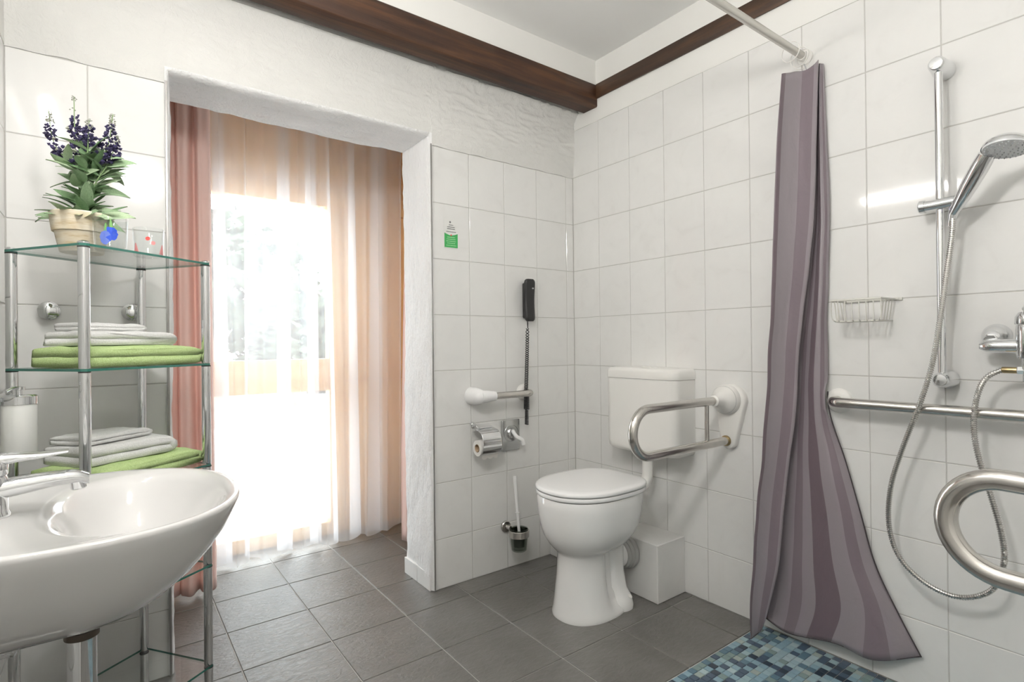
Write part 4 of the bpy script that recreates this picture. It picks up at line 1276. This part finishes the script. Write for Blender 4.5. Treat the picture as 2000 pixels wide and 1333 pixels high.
tube_obj('bracket', [(XL + 0.001, -0.440, 0.972), (-2.2035, -0.440, 0.972)], 0.008, M_CHROME, sd, 14)
lathe_obj('rosette', [(0.022, 0), (0.022, 0.005), (0.009, 0.008)], (XL + 0.0005, -0.440, 0.972), (1, 0, 0), M_CHROME, sd, 24)

# ---------------------------------------------------------------- glass shelf unit
SCX, SCY, STH = -1.9846, -0.2747, 0.6222
E1 = Vector((math.cos(STH), math.sin(STH), 0)); E2 = Vector((-math.sin(STH), math.cos(STH), 0))
SA, SB = 0.1724, 0.1290
def S(a, b, z=0.0):
    return Vector((SCX, SCY, z)) + E1 * a + E2 * b
SMAT = Matrix(((E1.x, E2.x, 0, SCX), (E1.y, E2.y, 0, SCY), (0, 0, 1, 0), (0, 0, 0, 1)))
SZ = [0.138, 0.438, 0.738, 1.038, 1.338]
su = thing('shelf_unit', (SCX, SCY, 0), 'open corner shelf unit of five glass shelves on chrome posts', 'shelf unit')
for z in SZ:
    bm = bmesh.new()
    ex, ey, ch = SA + 0.0125, SB + 0.0125, 0.010
    poly = [(-ex + ch, -ey), (ex - ch, -ey), (ex, -ey + ch), (ex, ey - ch), (ex - ch, ey), (-ex + ch, ey), (-ex, ey - ch), (-ex, -ey + ch)]
    lo = [bm.verts.new(S(a, b, z - 0.003)) for a, b in poly]; hi = [bm.verts.new(S(a, b, z + 0.003)) for a, b in poly]
    bm.faces.new(hi).material_index = 0; bm.faces.new(lo[::-1]).material_index = 0
    for i in range(8):
        j = (i + 1) % 8
        bm.faces.new((lo[i], lo[j], hi[j], hi[i])).material_index = 1
    finish('glass_shelf', bm, [M_SHELFG, M_GEDGE], su, False)
for sa, sb_ in ((-1, -1), (1, -1), (1, 1), (-1, 1)):
    lv = [0.0] + SZ
    for z0, z1 in zip(lv[:-1], lv[1:]):
        bm = bmesh.new(); p = S(sa * SA, sb_ * SB, 0)
        add_lathe(bm, [(0.0115, z0 + 0.0035 if z0 else 0.0005), (0.0120, z0 + 0.006), (0.0120, z1 - 0.008), (0.0120, z1 - 0.0065)], p, (0, 0, 1), 24, 0)
        po = finish('post', bm, M_CHROME, su)
        lathe_obj('washer', [(0.0125, z1 - 0.0062), (0.0125, z1 - 0.0033)], p, (0, 0, 1), M_RUBBER, po, 20)
    lathe_obj('end_cap', [(0.012, 1.3415), (0.012, 1.345), (0.008, 1.348), (0.001, 1.3485)], S(sa * SA, sb_ * SB, 0), (0, 0, 1), M_CHROME, su, 20)

# ---------------------------------------------------------------- towels
def towel(name, label, mat, ca, cb, z0, w, d, h, layers, rot, seed, group=None, droop=0.0):
    """snake-folded cloth: cross-section in the w-h plane, extruded along d"""
    rnd = random.Random(seed)
    th = h / layers
    mid = []
    for l in range(layers):
        z = th * (l + 0.5)
        ins = rnd.uniform(0.0, 0.012)
        a, b = -w / 2 + th / 2, w / 2 - th / 2 - ins
        xs = [a + (b - a) * k / 14 for k in range(15)]
        if l % 2: xs = xs[::-1]
        mid += [(x, z) for x in xs]
        if l < layers - 1:
            e = xs[-1]; sgn = 1 if l % 2 == 0 else -1
            for k in range(1, 6):
                a_ = -math.pi / 2 + math.pi * k / 6
                mid.append((e + sgn * th / 2 * math.cos(a_), z + th / 2 + th / 2 * math.sin(a_)))
    hw = th * 0.485
    left, right = [], []
    for i, (x, z) in enumerate(mid):
        x0, z0_ = mid[max(i - 1, 0)]; x1, z1_ = mid[min(i + 1, len(mid) - 1)]
        t = Vector((x1 - x0, z1_ - z0_)).normalized()
        left.append((x - t.y * hw, z + t.x * hw)); right.append((x + t.y * hw, z - t.x * hw))
    def endcap(p, q):
        c = ((p[0] + q[0]) / 2, (p[1] + q[1]) / 2)
        return c
    sec = left + right[::-1]
    bm = bmesh.new(); rows = []
    nd = 26
    for j in range(nd + 1):
        f = j / nd * 2 - 1
        y = f * d / 2
        sq = 1.0 - 0.16 * max(0, (abs(f) - 0.86) / 0.14) ** 2
        row = []
        for (x, z) in sec:
            rel = z / h
            bulge = 1 - 0.10 * (abs(x) / (w / 2)) ** 4 * rel
            wob = 0.0035 * noise.noise(Vector((x * 22 + seed, y * 22, z * 30))) + 0.0016 * noise.noise(Vector((x * 70, y * 70, z * 70 + seed)))
            zz_ = (z * sq + (1 - sq) * h * 0.42) * bulge * (1 - 0.10 * (2 * abs(f) - 1) * (abs(f) > 0.5) * rel) + wob * rel
            edge = 0.006 * noise.noise(Vector((z * 60, y * 9, seed)))
            sag = -droop * max(0, abs(x) / (w / 2) - 0.6) * 0.03
            row.append(bm.verts.new((x + edge, y + 0.004 * noise.noise(Vector((x * 14, f * 2, seed + 3))), max(0.0006, zz_ + sag))))
        rows.append(row)
    quad_faces(bm, rows, True, True, True)
    M = SMAT @ Matrix.Translation((ca, cb, z0)) @ Matrix.Rotation(math.radians(rot), 4, 'Z')
    bmesh.ops.transform(bm, matrix=M, verts=bm.verts)
    o = finish(name, bm, mat, None, True, 180)
    return tag(o, label, 'towel', group)

zA, zB, zC_ = 1.038 + 0.0035, 0.738 + 0.0035, 0.438 + 0.0035
towel('bath_towel', 'folded lime green towel at the bottom of the upper towel stack', M_TGREEN, 0.005, -0.010, zA, 0.335, 0.215, 0.056, 2, 0, 1, 'green towels')
towel('hand_towel', 'folded white towel lying on the green towel of the upper stack', M_TWHITE, -0.005, 0.005, zA + 0.0545, 0.262, 0.165, 0.040, 2, 3, 2, 'white towels')
towel('face_cloth', 'small white cloth on top of the upper towel stack', M_TWHITE, -0.030, 0.020, zA + 0.094, 0.165, 0.120, 0.022, 2, -3, 3, 'white towels')
towel('bath_towel', 'folded lime green towel at the bottom of the stack behind the basin rim', M_TGREEN, 0.005, -0.010, zB, 0.335, 0.215, 0.050, 2, 4, 4, 'green towels')
towel('hand_towel', 'folded white towel lying on the green towel behind the basin rim', M_TWHITE, -0.018, 0.000, zB + 0.0485, 0.255, 0.165, 0.052, 2, -2, 5, 'white towels')
towel('face_cloth', 'small white cloth on top of the towel stack behind the basin rim', M_TWHITE, -0.030, 0.010, zB + 0.100, 0.190, 0.125, 0.024, 2, 5, 6, 'white towels')
towel('hand_towel', 'white towel on the shelf below the basin rim', M_TWHITE, 0.01, 0.0, zC_, 0.30, 0.19, 0.035, 2, 0, 7, 'white towels')

# ---------------------------------------------------------------- tumblers
def tumbler(p, r0, r1, h, label):
    t = thing('tumbler', p, label, 'glass', 'drinking glasses on the top shelf')
    bm = bmesh.new()
    add_lathe(bm, [(0.001, 0.0), (r0 - 0.002, 0.0), (r0, 0.003), (r1, h - 0.001), (r1 - 0.0008, h), (r1 - 0.002, h - 0.001), (r0 - 0.0025, 0.010), (r0 - 0.006, 0.008), (0.001, 0.007)], p, (0, 0, 1), 40)
    finish('vessel', bm, M_TUMBLER, t, True, 50)
    return t
def patch(t, p, r0, r1, h, az, zc, shape, mat, name):
    """flat print wrapped on the outside of the glass: shape = list of (du, dv)"""
    bm = bmesh.new()
    vs = []
    for du, dv in shape:
        z = zc + dv
        r = r0 + (r1 - r0) * z / h + 0.0004
        a = az + du / r
        vs.append(bm.verts.new((p[0] + r * math.cos(a), p[1] + r * math.sin(a), p[2] + z)))
    c = bm.verts.new((p[0] + (r0 + (r1 - r0) * zc / h + 0.0004) * math.cos(az), p[1] + (r0 + (r1 - r0) * zc / h + 0.0004) * math.sin(az), p[2] + zc))
    for i in range(len(vs)): bm.faces.new((c, vs[i], vs[(i + 1) % len(vs)]))
    finish(name, bm, mat, t, False)
def blob(rx, rz, n=18, jag=0.0, seed=1):
    rnd = random.Random(seed)
    return [(rx * math.cos(2 * math.pi * k / n) * (1 + rnd.uniform(-jag, jag)), rz * math.sin(2 * math.pi * k / n) * (1 + rnd.uniform(-jag, jag))) for k in range(n)]
gz = 1.338 + 0.0032
g1 = (-1.997, -0.3925, gz); g2 = (-1.912, -0.318, gz)
az1 = math.atan2(-2.128 - g1[1], -2.004 - g1[0]); az2 = math.atan2(-2.128 - g2[1], -2.004 - g2[0])
t = tumbler(g1, 0.0345, 0.0385, 0.082, 'clear tumbler printed with a blue flower')
patch(t, g1, 0.0345, 0.0385, 0.082, az1 + 0.02, 0.038, blob(0.0145, 0.017, 22, 0.10, 2), M_BLUE, 'flower_print')
patch(t, g1, 0.0345, 0.0385, 0.082, az1 - 0.30, 0.028, blob(0.012, 0.017, 22, 0.10, 3), M_BLUE2, 'flower_print')
patch(t, g1, 0.0345, 0.0385, 0.082, az1 + 0.02, 0.064, [(-0.0035, -0.011), (0.004, -0.011), (0.001, 0.010), (-0.002, 0.011)], M_STEMP, 'stem_print')
patch(t, g1, 0.0345, 0.0385, 0.082, az1 - 0.30, 0.054, [(-0.003, -0.010), (0.003, -0.010), (0.003, 0.010), (0.0, 0.010)], M_STEMP, 'stem_print')
t = tumbler(g2, 0.0345, 0.0375, 0.078, 'clear tumbler printed with small red flowers')
for da, zc, r, m in ((-0.05, 0.046, 0.0055, M_RED), (0.30, 0.035, 0.0055, M_PINKP)):
    patch(t, g2, 0.0345, 0.0375, 0.078, az2 + da, zc, blob(r, r, 14, 0.12, 5), m, 'flower_print')
for da in (-0.95, 1.05):
    patch(t, g2, 0.0345, 0.0375, 0.078, az2 + da, 0.020, [(-0.010, -0.013), (0.010, -0.013), (0.002, 0.014), (-0.002, 0.014)], M_PINKP, 'flower_print')

# ---------------------------------------------------------------- potted plant
PX, PY, PZ = -2.058, -0.300, 1.3415
pl = thing('potted_plant', (PX, PY, PZ), 'artificial sage plant with dark violet flower spikes in a whitewashed clay pot', 'potted plant')
M_POT = noisy('whitewashed_clay', [(0.30, (0.46, 0.34, 0.18)), (0.45, (0.62, 0.54, 0.40)), (0.7, (0.72, 0.67, 0.57))], 14, 0.9, bstr=0.3, bscale=60, sx=(1, 1, 5))
po = lathe_obj('pot', [(0.046, 0.0), (0.047, 0.002), (0.058, 0.056), (0.054, 0.058), (0.001, 0.058)], (PX, PY, PZ), (0, 0, 1), M_POT, pl, 40)
lathe_obj('rim', [(0.0585, 0.052), (0.062, 0.053), (0.0685, 0.100), (0.067, 0.102), (0.060, 0.101), (0.058, 0.085), (0.001, 0.084)], (PX, PY, PZ), (0, 0, 1), M_POT, po, 40)
M_LEAF = [noisy('leaf_green_%s' % n, [(0.3, a), (0.7, b)], 25, 0.55, bstr=0.4, bscale=120, rnd=True) for n, a, b in (('sage', (0.20, 0.31, 0.17), (0.31, 0.43, 0.26)), ('deep', (0.10, 0.19, 0.09), (0.18, 0.29, 0.14)), ('pale', (0.32, 0.43, 0.26), (0.44, 0.55, 0.36)))]
M_STEM = plain('stem_green', (0.20, 0.30, 0.13), 0.6)
def leaf_mesh(mi, bend):
    bm = bmesh.new()
    n = 8; rows = []
    for i in range(n + 1):
        f = i / n
        w = 0.5 * math.sin(math.pi * f ** 0.8) ** 0.85 * 0.36 + 0.006
        x = f; z = -bend * f * f
        rows.append([bm.verts.new((x, -w, z + 0.10 * w)), bm.verts.new((x, -w * 0.5, z)), bm.verts.new((x, 0, z - 0.03)), bm.verts.new((x, w * 0.5, z)), bm.verts.new((x, w, z + 0.10 * w))])
    quad_faces(bm, rows)
    for f in bm.faces: f.smooth = True
    me = bpy.data.meshes.new('leaf'); bm.to_mesh(me); bm.free()
    me.materials.append(M_LEAF[mi]); return me
LEAFM = [[leaf_mesh(mi, b) for b in (0.05, 0.25, 0.5)] for mi in range(3)]
rnd = random.Random(11)
def put_leaf(base, az, el, size, mi, bi):
    o = link_mesh('leaf', LEAFM[mi][bi], pl, base)
    side = math.sin(az) * 0.598 - math.cos(az) * 0.802          # which way the blade points, seen from the room
    o.rotation_euler = Euler((-side * 0.85 + rnd.uniform(-0.35, 0.35), -el, az), 'XYZ')
    o.scale = (size, size * rnd.uniform(0.85, 1.15), size)
RTv = Vector((0.802, -0.598, 0))                     # sideways across the shelf front
FWv = Vector((0.598, 0.802, 0))
M_FLOW = noisy('dark_violet_petals', [(0.3, (0.014, 0.011, 0.035)), (0.7, (0.05, 0.04, 0.12))], 60, 0.7)
M_FTIP = plain('grey_green_buds', (0.30, 0.31, 0.26), 0.8)
# stems: root offset sideways/forward, tip offset sideways/forward, height, spike length
STEMS = [(-0.010, 0.0, -0.086, 0.0, 0.300, 0.165, 0.060), (-0.002, 0.01, -0.034, 0.02, 0.342, 0.185, 0.030), (0.006, 0.0, 0.030, -0.01, 0.268, 0.075, 0.0), (0.012, 0.015, 0.078, 0.01, 0.290, 0.130, -0.03), (0.018, -0.01, 0.076, 0.03, 0.238, 0.085, -0.02), (0.0, 0.02, 0.010, 0.04, 0.222, 0.060, 0.0)]
for i, (a0, b0, a1, b1, hh, sl_, kink) in enumerate(STEMS):
    root = Vector((PX, PY, PZ + 0.083)) + RTv * a0 + FWv * b0
    tip = Vector((PX, PY, PZ + 0.083)) + RTv * a1 + FWv * b1 + Vector((0, 0, hh))
    mid1 = root.lerp(tip, 0.35) + RTv * (kink * 0.45) + Vector((0, 0, 0.01)); mid2 = root.lerp(tip, 0.7) + RTv * (-kink * 0.12)
    sp = spline([root, mid1, mid2, tip], 10)
    so = tube_obj('stem', sp, [0.0022 - 0.00004 * k for k in range(len(sp))], M_STEM, pl, 7)
    bm = bmesh.new()
    m = len(sp)
    L_ = sum((sp[k + 1] - sp[k]).length for k in range(m - 1))
    acc = 0; nfl = 0
    for k in range(m - 1, 0, -1):
        sgl = (sp[k] - sp[k - 1]).length
        for q in range(4):
            s_ = acc + sgl * q / 4
            if s_ > sl_: break
            fr = s_ / sl_
            p = sp[k].lerp(sp[k - 1], q / 4)
            if kink > 0.04 and 0.50 < fr < 0.60: continue
            if noise.noise(Vector((fr * 9, i * 3.3, 0.5))) > 0.28: continue
            big = 0.0025 + 0.0062 * min(1, fr * 1.6)
            for w in range(3):
                a_ = rnd.uniform(0, 2 * math.pi)
                off = Vector((math.cos(a_), math.sin(a_), rnd.uniform(-0.4, 0.5))) * big * rnd.uniform(0.9, 2.1)
                s2 = big * rnd.uniform(0.55, 1.0)
                n_, b2 = frame_of(off)
                c_ = p + off; d_ = off.normalized()
                vs = [bm.verts.new(c_ + v_) for v_ in (d_ * s2, n_ * s2 * 0.8, b2 * s2 * 0.8, -n_ * s2 * 0.8, -b2 * s2 * 0.8, -d_ * s2 * 0.7)]
                mi_ = 1 if (fr < 0.22 or rnd.random() < 0.05) else 0
                for tri in ((0, 1, 2), (0, 2, 3), (0, 3, 4), (0, 4, 1), (5, 2, 1), (5, 3, 2), (5, 4, 3), (5, 1, 4)):
                    bm.faces.new([vs[t_] for t_ in tri]).material_index = mi_
        acc += sgl
    finish('flower_spike', bm, [M_FLOW, M_FTIP], pl, False)
    # leaves up the stem below the spike
    for k in range(2, m - 2):
        rem = sum((sp[q + 1] - sp[q]).length for q in range(k, m - 1))
        if rem < sl_ * 0.95: break
        if k % 2 == 0:
            for s_ in (0, 1):
                az = rnd.uniform(0, 2 * math.pi) if s_ == 0 else az + math.pi + rnd.uniform(-0.4, 0.4)
                if math.sin(az) * 0.802 + math.cos(az) * 0.598 > 0.7 and sp[k].y > -0.27: az += 1.6
                put_leaf(sp[k], az, rnd.uniform(0.2, 1.0), rnd.uniform(0.055, 0.085), rnd.choice((0, 0, 1, 2)), rnd.choice((0, 1, 1, 2)))
for k in range(30):                                   # the skirt of leaves over the rim
    az = 2 * math.pi * k / 30 + rnd.uniform(-0.15, 0.15)
    put_leaf(Vector((PX, PY, PZ + 0.086)) + Vector((math.cos(az), math.sin(az), 0)) * rnd.uniform(0.008, 0.035), az, rnd.uniform(0.15, 0.85), rnd.uniform(0.055, 0.085), rnd.choice((0, 0, 1, 2)), rnd.choice((1, 2)))
azR = math.atan2(RTv.y, RTv.x)
for da, el, s_, mi_, bi_ in ((0.05, 0.20, 0.105, 2, 1), (-0.25, -0.15, 0.085, 0, 2), (math.pi + 0.1, 0.30, 0.125, 1, 2), (math.pi - 0.2, 0.38, 0.105, 0, 2)):
    put_leaf(Vector((PX, PY, PZ + 0.095)) + RTv * (0.02 if abs(da) < 1 else -0.02), azR + da, el, s_, mi_, bi_)
lathe_obj('soil', [(0.0585, 0.084), (0.05, 0.088), (0.001, 0.090)], (PX, PY, PZ), (0, 0, 1), plain('dark_moss', (0.05, 0.07, 0.03), 0.95), pl, 28)
